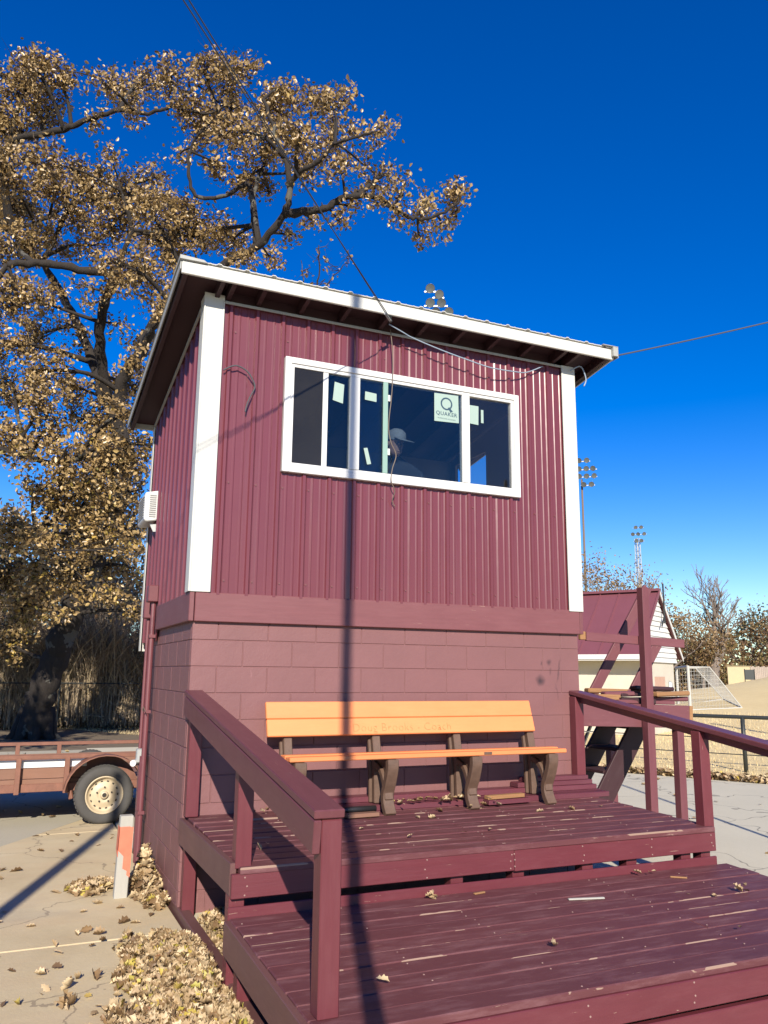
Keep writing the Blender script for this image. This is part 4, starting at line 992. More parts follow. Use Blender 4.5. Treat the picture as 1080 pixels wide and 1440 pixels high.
bj = [(2.10, 1.02, 3.02, .15), (2.08, .95, 3.25, (.17, .13)), (2.06, .78, 3.54, (.20, .14)), (2.05, .62, 3.73, (.17, .12)), (1.99, .56, 3.82, .058), (1.955, .52, 3.87, .06),
      (1.88, .64, 3.71, .08), (1.80, .58, 3.48, .055), (1.92, .38, 3.44, .042), (2.24, .60, 3.70, .08), (2.28, .54, 3.48, .055), (2.20, .34, 3.44, .042),
      (2.00, 1.0, 2.95, .10), (1.98, .66, 2.95, .085), (1.97, .64, 2.50, .06), (1.97, .54, 2.45, .045), (2.20, 1.0, 2.95, .10), (2.22, .66, 2.95, .085), (2.22, .64, 2.50, .06), (2.22, .54, 2.45, .045)]
be = [(0, 1), (1, 2), (2, 3), (3, 4), (4, 5), (3, 6), (6, 7), (7, 8), (3, 9), (9, 10), (10, 11), (0, 12), (12, 13), (13, 14), (14, 15), (0, 16), (16, 17), (17, 18), (18, 19)]
body = skin_body('body', bj, be, M['shirt'], per)
hd = MB()
hp = [(.0, -.125), (.045, -.115), (.066, -.075), (.076, -.02), (.083, .03), (.082, .07), (.062, .11), (.03, .128), (0, .132)]
hd.lathe(hp, (0, 0, 0), 'Z', 20)
hd.v = [(x * .92, y * 1.12 - (.012 if z < -.04 else 0) , z) for x, y, z in hd.v]
hd.tube([(0, -.088, .012), (0, -.104, -.016), (0, -.092, -.026)], [.008, .015, .011], 8)
for sx in (-1, 1): hd.lathe([(0, -.006), (.022, -.008), (.028, 0), (.022, .008), (0, .006)], (sx * .078, .012, -.01), 'X', 10)
hd.box(-.026, .026, -.089, -.080, -.068, -.060)
ho = link('head', hd.mesh('head', M['skin'], True), per, (1.94, .47, 3.965), (R_(14), 0, R_(14)))
ey = MB()
for sx in (-1, 1): ey.lathe([(0, -.005), (.009, -.003), (.011, .002)], (sx * .030, -.083, .015), 'Y', 10)
link('eyes', ey.mesh('eyes', M['navy'], True), ho, (0, 0, 0), local=True)
cp = MB(); cp.lathe([(.093, .035), (.096, .07), (.084, .118), (.045, .148), (0, .155)], (0, 0, 0), 'Z', 20)
cp.v = [(x * .95, y * 1.12, z) for x, y, z in cp.v]
cp.hexa([(-.075, -.20, .03), (.075, -.20, .03), (.085, -.08, .048), (-.085, -.08, .048), (-.07, -.20, .037), (.07, -.20, .037), (.085, -.08, .058), (-.085, -.08, .058)])
link('cap', cp.mesh('cap', M['cap'], True), ho, (0, 0, 0), local=True)
def hand(name, base, dirv, side):
    """palm, four unequal bent fingers and a thumb"""
    mb_j = []; mb_e = []
    root = thing_obj = None
    me = MB()
    d = Vector(dirv).normalized(); s_ = Vector((-d.y, d.x, 0)) * side
    b = Vector(base)
    me.hexa([b - s_ * .038 + Vector((0, 0, -.014)), b + s_ * .038 + Vector((0, 0, -.014)), b + s_ * .042 + d * .09 + Vector((0, 0, -.014)), b - s_ * .042 + d * .09 + Vector((0, 0, -.014)),
             b - s_ * .036 + Vector((0, 0, .014)), b + s_ * .036 + Vector((0, 0, .014)), b + s_ * .040 + d * .09 + Vector((0, 0, .012)), b - s_ * .040 + d * .09 + Vector((0, 0, .012))])
    for k, L in enumerate((.066, .076, .082, .072)):
        o_ = s_ * (-.033 + .022 * k)
        q = b + o_ + d * .085
        me.tube([q, q + d * L * .45 + Vector((0, 0, .008)), q + d * L * .8 - Vector((0, 0, .004)), q + d * L * .98 - Vector((0, 0, .018))], [.0095, .009, .008, .006], 7)
    q = b + s_ * .036 + d * .02
    me.tube([q, q + s_ * .025 + d * .03, q + s_ * .032 + d * .06 - Vector((0, 0, .006))], [.012, .010, .007], 7)
    return link(name, me.mesh(name, M['skin'], True), per)
hand('hand', (1.945, .35, 3.425), (.5, -.6, 0), -1)
hand('hand', (2.19, .31, 3.425), (-.15, -.9, 0), 1)
rag = MB(); rag.lathe([(.0, .03), (.05, .035), (.09, .015), (.10, 0)], (2.13, .22, 3.402), 'Z', 9)
rag.v = [(x, y, z + .012 * math.sin(31 * x + 17 * y)) for x, y, z in rag.v]
props(rag.build('cloth', M['greencloth'], None, True), 'crumpled green cloth on the counter in front of the person', 'cloth')

# ------------------------------------------------------------------ stake by the wall
stk = thing('marker_stake', 'white stake with a faded orange band leaning by the left wall of the booth', 'stake', (-.33, .64, .05))
def stake_seg(z0, z1, mat, nm):
    f = lambda z: (z - .05) * .02
    MB().hexa([(-.375 + f(z0), .60, z0), (-.275 + f(z0), .60, z0), (-.275 + f(z0), .69, z0), (-.375 + f(z0), .69, z0), (-.375 + f(z1), .60, z1), (-.275 + f(z1), .60, z1), (-.275 + f(z1), .69, z1), (-.375 + f(z1), .69, z1)]).build(nm, mat, stk, bev=.005)
stake_seg(.03, .66, M['stakewhite'], 'shaft')
def band_mb():
    f = lambda z: (z - .05) * .02
    mb = MB()
    for (x0, x1, z0, z1) in ((-.378, -.33, .36, .58), (-.33, -.296, .25, .58), (-.296, -.272, .20, .575)):
        mb.hexa([(x0 + f(z0), .597, z0 + (.05 if x0 < -.37 else .02)), (x1 + f(z0), .597, z0), (x1 + f(z0), .62, z0), (x0 + f(z0), .62, z0), (x0 + f(z1), .597, z1), (x1 + f(z1), .597, z1), (x1 + f(z1), .62, z1), (x0 + f(z1), .62, z1)])
    mb.hexa([(-.379 + f(.36), .597, .36), (-.374 + f(.36), .597, .36), (-.374 + f(.36), .692, .40), (-.379 + f(.36), .692, .40), (-.379 + f(.58), .597, .58), (-.374 + f(.58), .597, .58), (-.374 + f(.58), .692, .58), (-.379 + f(.58), .692, .58)])
    return mb
band_mb().build('painted_band', M['orangepaint'], stk)
MB().box(-.30, -.262, .66, .70, .04, .60).build('batten', M['stakewhite'], stk)

# ------------------------------------------------------------------ trailer
trl = thing('utility_trailer', 'rusty flat utility trailer with plank sides parked on the asphalt', 'trailer', (-2.2, 5.1, .046))
TX0, TX1 = -4.6, 1.9; TY0, TY1 = 4.10, 5.95
def tbar(nm, a, b, w=.05, h=.05, mat='rust'): return beam(nm, a, b, w, h, M[mat], trl, .004)
for y in (TY0 + .03, TY1): tbar('frame_rail', (TX0, y, .46), (TX1, y, .46), .05, .09)
for x in (TX0, -2.5, .3, TX1): tbar('cross_member', (x, TY0 + .06, .45), (x, TY1 - .03, .45))
for yy, y in ((0, TY0 - .02), (1, TY1)):
    tbar('top_rail', (TX0, y, .815), (TX1 if yy else TX1, y, .80), .05, .045)
    for x in (-4.55, -3.55, -2.60, -1.60, -1.09, -.57, .75, 1.85):
        if yy or x != -1.60: tbar('stake_post', (x, y - (.012 if not yy else 0), .40 if not yy else .45), (x, y - (.012 if not yy else 0), .80), .055, .05)
for k, (z, mt, h) in enumerate(((.725, 'trailerwhite', .085), (.618, 'trailerboard', .115), (.518, 'trailerboard', .075))):
    for x0, x1 in ((TX0, -1.1), (-1.08, -.35)):
        beam('side_board', (x0, TY0 + .045, z), (x1, TY0 + .045, z), .03, h, M[mt], trl, .003)
    if k: beam('side_board', (TX0, TY1 - .04, z), (TX1, TY1 - .04, z), .03, h, M['trailerboard'], trl, .003)
for k in range(9):
    y = TY0 + .16 + k * .197
    beam('bed_board', (TX0, y, .525), (TX1, y, .525), .185, .03, M['trailerboard'], trl, .003)
# fender: bent plate over the wheel
WC = Vector((-.148, 4.02, .372))
fm = MB(); pr = []
for a in range(-5, 186, 12): pr.append((WC.x + .44 * math.cos(R_(a)), WC.z + .03 + .41 * min(1, 1.0) * math.sin(R_(a))))
for (a, b) in zip(pr, pr[1:]):
    fm.hexa([(a[0], 3.88, a[1]), (a[0], 4.16, a[1]), (b[0], 4.16, b[1]), (b[0], 3.88, b[1]), (a[0] * 1 + .012 * (a[0] - WC.x) / .44, 3.88, a[1] + .012), (a[0] + .012 * (a[0] - WC.x) / .44, 4.16, a[1] + .012), (b[0] + .012 * (b[0] - WC.x) / .44, 4.16, b[1] + .012), (b[0] + .012 * (b[0] - WC.x) / .44, 3.88, b[1] + .012)])
fm.build('fender', M['rust'], trl)
MB().prism([(WC.x + .40 * math.cos(R_(a)), WC.z + .03 + .40 * math.sin(R_(a))) for a in range(0, 181, 12)] , 1, 4.155, 4.165).build('fender_back', M['rust'], trl)
MB().tube([(WC.x, 4.1, .37), (WC.x, 5.9, .37)], .03, 8).build('axle', M['rust'], trl)
def wheel(y, sgn):
    t = MB(); t.lathe([(.205, -.085), (.235, -.10), (.285, -.105), (.312, -.09), (.325, -.06), (.326, .06), (.312, .09), (.285, .105), (.235, .10), (.205, .085)], (WC.x, y, WC.z), 'Y', 40, True)
    to = t.build('wheel', M['tyre'], trl, True)
    gr = MB()
    for k in range(44):
        a = 2 * math.pi * k / 44
        for dy in (-.045, -.015, .015, .045):
            aa = a + dy * .6
            c = Vector((WC.x + .326 * math.cos(aa), y + dy, WC.z + .326 * math.sin(aa)))
            gr.bar(c - Vector((-math.sin(aa), 0, math.cos(aa))) * .014, c + Vector((-math.sin(aa), 0, math.cos(aa))) * .014, .018, .008, (math.cos(aa), 0, math.sin(aa)))
    props(gr.build('tread', M['tyre'], to), kind='stuff')
    f = -1 * sgn
    r = MB(); r.lathe([(.212, f * .088), (.205, f * .098), (.196, f * .092), (.188, f * .070), (.165, f * .040), (.135, f * .048), (.10, f * .066), (.075, f * .070), (.055, f * .058), (.045, f * .058), (.045, f * .085), (.036, f * .096), (.0, f * .096)], (WC.x, y, WC.z), 'Y', 40)
    ro = r.build('rim', M['rim'], to, True)
    hl = MB()
    for k in range(14):
        a = 2 * math.pi * k / 14
        c = Vector((WC.x + .152 * math.cos(a), y + f * .0465, WC.z + .152 * math.sin(a)))
        hl.bar(c - Vector((-math.sin(a), 0, math.cos(a))) * .012, c + Vector((-math.sin(a), 0, math.cos(a))) * .012, .014, .005, (0, 1, 0))
    for k in range(5):
        a = 2 * math.pi * k / 5 + .3
        hl.lathe([(0, f * .083), (.010, f * .083), (.011, f * .066)], (WC.x + .085 * math.cos(a), y, WC.z + .085 * math.sin(a)), 'Y', 6)
    hl.lathe([(0, f * .099), (.024, f * .099), (.026, f * .094)], (WC.x, y, WC.z), 'Y', 14)
    hl.build('rim_hole', M['rimdark'], to)
wheel(4.02, 1); wheel(6.05, -1)
MB().bar((-.52, 4.07, .42), (-.50, 4.05, .33), .03, .05).build('marker_lamp', M['rust'], trl, bev=.004)

# ------------------------------------------------------------------ stair and landing at the right of the booth
st = thing('timber_stair', 'unfinished maroon timber stair landing with broken ends to the right of the booth', 'stair', (4.8, 1.0, .05))
LY = .5
beam('landing_beam', (4.02, LY, 1.405), (5.47, LY, 1.36), .04, .235, M['landing'], st, .005)
pbox('broken_end', 5.475, 5.52, LY - .018, LY + .02, 1.255, 1.475, M['rawwood'], st, .006, (0, R_(4), 0))
beam('landing_beam', (4.02, 1.62, 1.42), (5.40, 1.62, 1.38), .04, .20, M['landing'], st, .005)
beam('landing_beam', (5.44, LY + .03, 1.37), (5.44, 1.60, 1.37), .04, .20, M['landing'], st, .005)
for x, y, zt in ((4.80, LY - .075, 2.72), (5.32, LY + .068, 1.27)):
    pbox('post', x, x + .092, y - .046, y + .046, .04, zt, M['landingz'], st, .005, (0, R_(.6), 0))
pbox('post', 4.42, 4.51, 1.66, 1.75, .04, 2.2, M['landingz'], st, .005)
pbox('post', 5.34, 5.43, 1.66, 1.75, .04, 1.28, M['landingz'], st, .005)
beam('rail_board', (4.13, LY - .015, 2.185), (5.47, LY + .01, 2.14), .036, .09, M['landing'], st, .004)
pbox('broken_end', 4.06, 4.13, LY - .02, LY + .02, 2.15, 2.235, M['rawwood'], st, .005)
for k in range(8):
    y = LY + .09 + k * .135
    a = 4.35 + random.uniform(-.1, .1); b = 5.35 + random.uniform(-.25, .12)
    pbox('deck_board', a, b, y - .062, y + .062, 1.50, 1.538, M['landing'], st, .006, (0, R_(1.6), 0))
for (x0, x1, y, z, mt) in ((4.35, 4.62, .62, 1.56, 'rawwood'), (4.30, 4.55, .55, 1.535, 'rawwood'), (5.0, 5.45, .68, 1.585, 'rawwood'), (4.85, 5.30, .80, 1.61, 'landing'), (4.62, 5.02, .6, 1.575, 'darkwood')):
    pbox('loose_board', x0, x1, y - .05, y + .05, z, z + .036, M[mt], st, .008, (0, R_(random.uniform(-3, 4)), R_(random.uniform(-8, 8))))
for y in (1.02, 1.54):
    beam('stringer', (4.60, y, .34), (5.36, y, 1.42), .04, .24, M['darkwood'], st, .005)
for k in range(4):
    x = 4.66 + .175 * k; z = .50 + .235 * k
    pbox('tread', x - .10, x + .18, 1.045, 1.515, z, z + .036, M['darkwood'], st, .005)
beam('hand_board', (4.56, 1.0, 1.54), (5.44, 1.0, 2.80), .036, .12, M['landing'], st, .005)
beam('hand_board', (5.15, 1.0, 1.60), (5.55, 1.0, 2.16), .036, .12, M['landing'], st, .005)
beam('brace', (4.46, 1.05, 1.02), (4.95, 1.35, 1.45), .03, .03, M['galv'], st, .002)
for (x0, x1, y, z, t_, mt, a_) in ((4.52, 5.62, .66, 1.515, .05, 'landing', 1), (4.62, 5.05, .58, 1.50, .06, 'darkwood', -2), (5.05, 5.60, .60, 1.575, .05, 'rawwood', 3), (4.45, 4.80, .62, 1.58, .045, 'landing', -4), (4.9, 5.5, .74, 1.63, .045, 'darkwood', 2), (4.40, 4.95, .82, 1.60, .05, 'rawwood', -3)):
    pbox('loose_board', x0, x1, y - .055, y + .055, z, z + t_, M[mt], st, .012, (R_(random.uniform(-6, 6)), R_(random.uniform(-2, 2)), R_(a_ * 3)))
# ------------------------------------------------------------------ the big oak
def seg_points(limbs, step=.25):
    out = []
    for pts, r0, r1 in limbs:
        P = smooth_path(pts, 5); n = len(P)
        for i, p in enumerate(P): out.append((Vector(p), r0 + (r1 - r0) * i / (n - 1)))
    return out
def oak(root, limbs, blobs, cl_dens, leaves_per, leaf_size, rng):
    mb = MB()
    for pts, r0, r1 in limbs:
        P = [Vector(p) for p in smooth_path(pts, 6)]
        for i in range(1, len(P) - 1):
            k = .07 * r0 + .02
            P[i] = P[i] + Vector((rng.uniform(-k, k), rng.uniform(-k, k), rng.uniform(-k, k)))
        n = len(P)
        mb.tube(P, [(.8 if r0 < .3 else 1) * (r0 + (r1 - r0) * (i / (n - 1)) ** .7) * (1 + .10 * math.sin(i * 2.1 + r0 * 50)) for i in range(n)], 10 if r0 > .12 else 6)
    nodes = seg_points(limbs)
    lp = []; tw = MB()
    for bx, by, bz, br, dens in blobs:
        c = Vector((bx, by, bz))
        near = min(nodes, key=lambda q: (q[0] - c).length + (0.6 if q[0].z > c.z else 0))
        a = near[0]; L = (c - a).length
        m1 = a.lerp(c, .5) + Vector((rng.uniform(-.2, .2), rng.uniform(-.2, .2), rng.uniform(-.1, .3))) * L * .4
        sec = [Vector(p) for p in smooth_path([tuple(a), tuple(m1), tuple(c), tuple(c + (c - m1).normalized() * br * .5)], 5)]
        rr = min(near[1] * .7, .02 + .022 * (L + br)); n = len(sec)
        if L > .05: tw.tube(sec, [max(.012, rr * (1 - .8 * i / (n - 1))) for i in range(n)], 5)
        ncl = max(3, int(cl_dens * dens * br ** 2.3))
        for k in range(ncl):
            d = Vector((rng.gauss(0, 1), rng.gauss(0, 1), rng.gauss(0, .9))).normalized()
            q = c + d * br * rng.uniform(.25, 1.05) ** .7
            s0 = sec[rng.randrange(n // 3, n)]
            mid = s0.lerp(q, .55) + Vector((rng.uniform(-1, 1), rng.uniform(-1, 1), rng.uniform(-.3, 1))) * .15 * (q - s0).length
            tw.tube([s0, mid, q], [.014, .010, .006], 4, False)
            if br > .3:
                for _ in range(3):
                    p0 = mid.lerp(q, rng.uniform(.1, 1)); p1 = p0 + Vector((rng.gauss(0, .2), rng.gauss(0, .2), rng.gauss(.03, .18)))
                    tw.tube([p0, p1], [.006, .003], 3, False)
            nl = int(leaves_per * rng.uniform(.6, 1.3))
            for _ in range(nl):
                t = rng.uniform(.45, 1.1)
                p = (mid.lerp(q, (t - .45) / .55) if t < 1 else q)
                lp.append(p + Vector((rng.gauss(0, .15), rng.gauss(0, .15), rng.gauss(0, .13))))
    trunk = mb.build('trunk', M['bark'], root, True)
    props(tw.build('branches', M['bark'], root, True, recalc=False), kind='stuff')
    lp = np.array([tuple(p) for p in lp])
    sz = NPR.uniform(.5, 1.4, len(lp)) * leaf_size
    yl = np.clip(NPR.beta(2.2, 1.9, len(lp)), 0, 1)
    # the lower crown carries more yellow-green leaves
    low = np.clip((8.0 - lp[:, 2]) / 8, 0, 1)
    yl = np.where(NPR.uniform(0, 1, len(lp)) < low * .25, NPR.uniform(.88, 1, len(lp)), yl * .93)
    link('crown', leaf_mesh('crown', lp, sz, M['oakleaf'], SIMPLE_LEAF, None, 1.0, yl), root)
    return len(lp)
rg = random.Random(11)
OK1 = thing('oak_tree', 'huge leaning oak with golden brown leaves rising behind the trailer', 'tree', (-.6, 17.56, 0))
nleaf = oak(OK1, OAK_LIMBS, OAK_BLOBS, 44, 48, .104, rg)
# root flare
fb = MB()
for a in range(0, 360, 45):
    d = Vector((math.cos(R_(a)), math.sin(R_(a)), 0))
    b0 = Vector((-.6, 17.56, 0))
    fb.tube([b0 + d * .72 + Vector((0, 0, -.12)), b0 + d * .45 + Vector((0, 0, .10)), b0 + d * .24 + Vector((.05, 0, .8))], [.07, .15, .20], 7)
fb.build('roots', M['bark'], OK1, True)
# an oak out of frame to the left that shades the road and the thicket
L2 = [([(-9, 7, 0), (-8.8, 7, 2.5), (-8.2, 7, 5)], .45, .3), ([(-8.2, 7, 5), (-6.5, 6.8, 7.5), (-4.9, 6.2, 9)], .22, .06), ([(-8.2, 7, 5), (-9.5, 8.5, 8), (-10, 9, 10)], .22, .06), ([(-8.2, 7, 5), (-7.6, 9, 7.5), (-6.2, 10.5, 9)], .2, .06)]
B2 = []
for k in range(17):
    a = rg.uniform(0, 6.28); r = rg.uniform(.5, 4.4)
    B2.append((max(-8.5, min(-3.6, -5.6 + .8 * r * math.cos(a))), 6.0 + r * math.sin(a), rg.uniform(5.0, 8.4), rg.uniform(.8, 1.3), 1))
OK2 = thing('oak_tree', 'oak standing out to the left beyond the trailer, shading the road', 'tree', (-9, 7, 0))
oak(OK2, L2, B2, 16, 22, .19, rg)
# small tree whose thin top shows over the booth roof
L3 = [([(6.3, 16.8, 0), (6.35, 16.8, 6), (6.4, 16.7, 11.5)], .16, .08), ([(6.4, 16.7, 11.5), (6.4, 16.6, 13.0), (6.55, 16.4, 14.2), (6.5, 16.3, 15.2)], .07, .02),
      ([(6.42, 16.6, 13), (6.8, 16.4, 13.9), (7.3, 16.3, 14.6), (7.5, 16.2, 14.9)], .045, .012), ([(6.42, 16.6, 13), (6.1, 16.5, 13.9), (5.95, 16.4, 14.6)], .04, .012), ([(6.4, 16.7, 11.5), (8.1, 16.8, 12.6), (8.6, 16.7, 13.6)], .06, .015)]
B3 = [(6.5, 16.3, 14.9, .5, .3), (7.2, 16.3, 14.5, .5, .3), (6.1, 16.4, 14.3, .4, .3), (6.6, 16.4, 13.9, .5, .3), (7.5, 16.2, 14.9, .35, .3), (8.6, 16.7, 13.3, .4, .25), (6.2, 16.9, 11, 1.2, .3), (6.6, 16.4, 9.5, 1.3, .4)]
OK3 = thing('young_tree', 'thin young tree whose sparse reddish top shows just above the booth roof', 'tree', (6.3, 16.8, 0))
oak(OK3, L3, B3, 60, 5, .12, rg)

# ------------------------------------------------------------------ thicket and fence on the left
def thicket(name, n, x0, x1, y0, y1, h, label, leafy=.3, seed=1):
    r = np.random.default_rng(seed)
    P = np.stack([r.uniform(x0, x1, n), r.uniform(y0, y1, n), np.zeros(n)], 1)
    hh = h * (.35 + .65 * r.beta(2, 1.6, n)) * (1 + .18 * np.sin(P[:, 0] * 1.7) + .12 * np.sin(P[:, 0] * 4.1 + 1))
    V = []; F = []; S = []
    ang = r.uniform(0, 6.28, n); lean = np.abs(r.normal(.35, .5, n))
    dx, dy = np.cos(ang), np.sin(ang)
    px, py = -dy, dx
    w = r.uniform(.008, .022, n)
    z0 = r.uniform(0, .75, n) * hh * .7
    segs = 4; rows = []
    for k in range(segs + 1):
        t = k / segs
        bend = lean * hh * (t ** 1.6)
        zc = z0 + (hh - z0) * np.sin(t * 1.45) / math.sin(1.45)
        cx = P[:, 0] + dx * bend + .10 * np.sin(5 * t + 3 * ang); cy = P[:, 1] + dy * bend
        ww = w * (1 - .8 * t)
        rows.append((np.stack([cx - px * ww, cy - py * ww, zc], 1), np.stack([cx + px * ww, cy + py * ww, zc], 1)))
    V = np.stack([x for ab in rows for x in ab], 1)      # n, 2*(segs+1), 3
    k = V.shape[1]; off = (np.arange(n) * k)[:, None]
    idx = np.concatenate([[2*i, 2*i+1, 2*i+3, 2*i+2] for i in range(segs)])
    rn = np.repeat(r.uniform(0, .9, n), segs)
    o = link(name, np_mesh(name, V.reshape(-1, 3), (off + idx[None]).ravel(), np.full(n * segs, 4), M['thicket'], rn))
    return props(o, label, 'thicket' , kind='stuff')
thicket('thicket', 22000, -9, 9, 20.9, 23.0, 3.6, 'tangle of brown brush and dead vines behind the oak', seed=3)
thicket('thicket', 9000, -14, 14, 24, 28, 5.2, 'taller brown brush standing further back behind the oak', seed=5)
nst = 5000
r9 = np.random.default_rng(9)
ca = np.stack([r9.uniform(-10, 10, nst), r9.uniform(20.8, 23.5, nst), r9.beta(1.3, 1.6, nst) * 3.8 + .1], 1)
dv_ = r9.normal(size=(nst, 3)) * (1, .6, .8); dv_ /= np.linalg.norm(dv_, axis=1)[:, None]
cb = ca + dv_ * r9.uniform(.4, 1.6, nst)[:, None]; cb[:, 2] = np.abs(cb[:, 2])
wv_ = np.cross(dv_, r9.normal(size=(nst, 3))); wv_ = wv_ / np.linalg.norm(wv_, axis=1)[:, None] * r9.uniform(.006, .014, nst)[:, None]
V_ = np.stack([ca - wv_, ca + wv_, cb], 1).reshape(-1, 3)
o = link('brush_twigs', np_mesh('brush_twigs', V_, np.arange(nst * 3), np.full(nst, 3), M['thicket'], r9.uniform(.2, .95, nst))); props(o, 'loose crossing twigs and vines in the brush behind the oak', 'twigs', kind='stuff')
npos = 15000
tp = np.stack([NPR.uniform(-10, 10, npos), NPR.uniform(20.9, 27, npos), NPR.beta(1.4, 1.5, npos) * 5.4], 1)
keep = (np.sin(tp[:, 0] * 1.9 + 1.3 * np.sin(tp[:, 2] * 1.7)) + np.sin(tp[:, 2] * 2.3 + tp[:, 1] * 1.1) + NPR.normal(0, .5, npos)) > -.2
o = link('brush_leaves', leaf_mesh('brush_leaves', tp[keep], NPR.uniform(.10, .2, keep.sum()), M['rustleaf'])); props(o, 'withered leaves hanging in the brush behind the oak', 'leaves', kind='stuff')
fn = thing('chain_link_fence', 'low dark wire fence running in front of the brush behind the oak', 'fence', (0, 20.6, 0))
f_ = MB(); f_.tube([(-12, 20.55, 1.40), (12, 20.55, 1.40)], .022, 6); f_.build('top_rail', M['blackmetal'], fn)
for k in range(9):
    x = -11.5 + k * 2.9
    link('post', MB().tube([(0, 0, 0), (0, 0, 1.45)], .028, 6).mesh('post', M['blackmetal']), fn, (x, 20.6, 0))
f_ = MB()
for k in range(190):
    x = -12 + k * .125
    f_.bar((x, 20.57, .02), (x + 1.36, 20.57, 1.38), .004, .004); f_.bar((x + 1.36, 20.575, .02), (x, 20.575, 1.38), .004, .004)
props(f_.build('wire_mesh', M['blackmetal'], fn, recalc=False), kind='stuff')
# more trees further back on the left
def grow(base, h, rng, spread=.5, levels=4, r0=.2, kids=(3, 4), trunk_f=.3, up=.35):
    """recursive skeleton: returns (tubes, tips)"""
    tubes = []; tips = []
    def rec(p, d, L, r, lv):
        n = 4; pts = [p]; q = p; dd = d
        for i in range(n):
            nz_ = .03 if lv == levels else .13
            dd = (dd + Vector((rng.gauss(0, nz_), rng.gauss(0, nz_), rng.gauss(0, .08) + (up * .12 if lv < levels else 0)))).normalized()
            q = q + dd * L / n; pts.append(q)
        r1 = r * (.62 if lv else .3)
        tubes.append((pts, [r * (1 - i / n) + r1 * i / n for i in range(n + 1)], lv))
        if lv == 0: tips.append(q); return
        for k in range(rng.randint(*kids)):
            a = rng.uniform(0, 6.28)
            side = Vector((math.cos(a), math.sin(a), 0))
            nd_ = (dd * rng.uniform(.6, 1) + side * rng.uniform(.4, 1) * spread * 1.5 + Vector((0, 0, up * .4))).normalized()
            src = pts[rng.randint(2, n)] if k else q
            rec(src, nd_, L * rng.uniform(.55, .85), r1 * rng.uniform(.7, 1), lv - 1)
    rec(Vector(base), Vector((rng.uniform(-.06, .06), rng.uniform(-.06, .06), 1)), h * trunk_f, r0, levels)
    k = h / max(.1, max(q.z for q in tips) - base[2])
    b = Vector(base)
    tubes = [([b + (q - b) * k for q in pts], rr, lv) for pts, rr, lv in tubes]
    return tubes, [b + (q - b) * k for q in tips]
def far_tree(base, h, label, mat, rng, leaf_n=9, leaf=.3, spread=.5, r0=.2, levels=4, clump=.6, bark='greybark', kids=(3, 4), group=None, name='tree', trunk_f=.3, up=.35):
    x, y = base; z = gz(x, y) - .1
    t = thing(name, label, 'tree', (x, y, z), 0, group)
    tubes, tips = grow((x, y, z), h, rng, spread, levels, r0, kids, trunk_f, up)
    mb = MB()
    for pts, rr, lv in tubes: mb.tube(pts, [max(.008 if leaf_n else .022, q) for q in rr], 7 if lv >= levels - 1 else 4, lv > 1)
    mb.build('trunk', M[bark], t, True, recalc=False)
    if leaf_n:
        tp = np.array([tuple(p) for p in tips for _ in range(leaf_n)])
        tp = tp + NPR.normal(0, clump, tp.shape) * (1, 1, .8)
        tp = tp[tp[:, 2] > z + h * .08]
        rn = np.clip(NPR.normal(.5, .22, len(tp)), 0, 1)
        link('crown', leaf_mesh('crown', tp, NPR.uniform(.6, 1.3, len(tp)) * leaf, M[mat], rnd=rn), t)
    return t
r4 = random.Random(21)
for (x, y, h, mt, lab) in ((-7, 33, 9, 'rustleaf', 'brown tree in the woods far left behind the oak'), (-1.5, 36, 10, 'tanleaf', 'tan leaved tree in the woods directly behind the oak trunk'), (3.2, 34, 8.5, 'rustleaf', 'brown tree in the woods beside the left booth corner'), (-3.5, 30, 7, 'greenleaf', 'dull green shrub like tree in the woods behind the oak'), (1.8, 29.5, 6, 'tanleaf', 'low tan tree just behind the brush right of the oak trunk')):
    far_tree((x, y), h, lab, mt, r4, 10, .24, .6, .14, 4, .55, group='trees in the woods behind the oak')

# ------------------------------------------------------------------ trees and brush on the right
r5 = random.Random(5)
TR = [  # x, y, h, mat, leafn, leaf, spread, clump, label
 ((39, 48), 11.6, 'tanleaf', 16, .24, .55, .7, 'tan tree rising left of the lattice tower behind the metal roof'),
 ((43.6, 49.5), 11.6, 'tanleaf', 16, .24, .6, .7, 'tan tree behind the ridge of the metal roof'),
 ((41.2, 46.5), 8.6, 'rustleaf', 12, .24, .6, .75, 'brown tree close behind the middle of the metal roof'),
 ((47.5, 47), 8.4, 'tanleaf', 12, .24, .6, .7, 'tan tree just right of the lattice tower'),
 ((41.5, 39.3), 6.4, 'tanleaf', 18, .22, .6, .7, 'golden tree close behind the white gable'),
 ((44.5, 39.2), 4.6, 'rustleaf', 18, .22, .7, .7, 'brown low tree under the bare tree'),
 ((49.8, 40.2), 6.6, 'rustleaf', 16, .22, .6, .7, 'rust coloured tree right of the bare tree'),
 ((52.8, 40.5), 6.6, 'greenleaf', 16, .22, .6, .7, 'olive tree at the right edge of the picture'),
 ((55.5, 39.5), 7.2, 'rustleaf', 14, .22, .6, .7, 'rust tree past the right edge of the field'),
 ((52.3, 36.6), 4.2, 'greenleaf', 18, .22, .7, .6, 'dark green bush in front of the right hand trees'),
]
for (x, y), h, mt, ln_, lf, sp, cl, lab in TR:
    x, y, h = CAM.x + (x - CAM.x) * 1.18, CAM.y + (y - CAM.y) * 1.18, h * 1.16
    far_tree((x, y), h, lab, mt, r5, ln_, lf, sp, .16, 4, cl, group='trees along the far side of the field')
far_tree((53.0, 46.6), 11.2, 'tall bare grey tree with spreading limbs on the right', None, random.Random(35), 0, 0, .62, .55, 5, .6, 'greybark', (3, 4), name='bare_tree', group='bare trees behind the field', trunk_f=.30, up=.55)
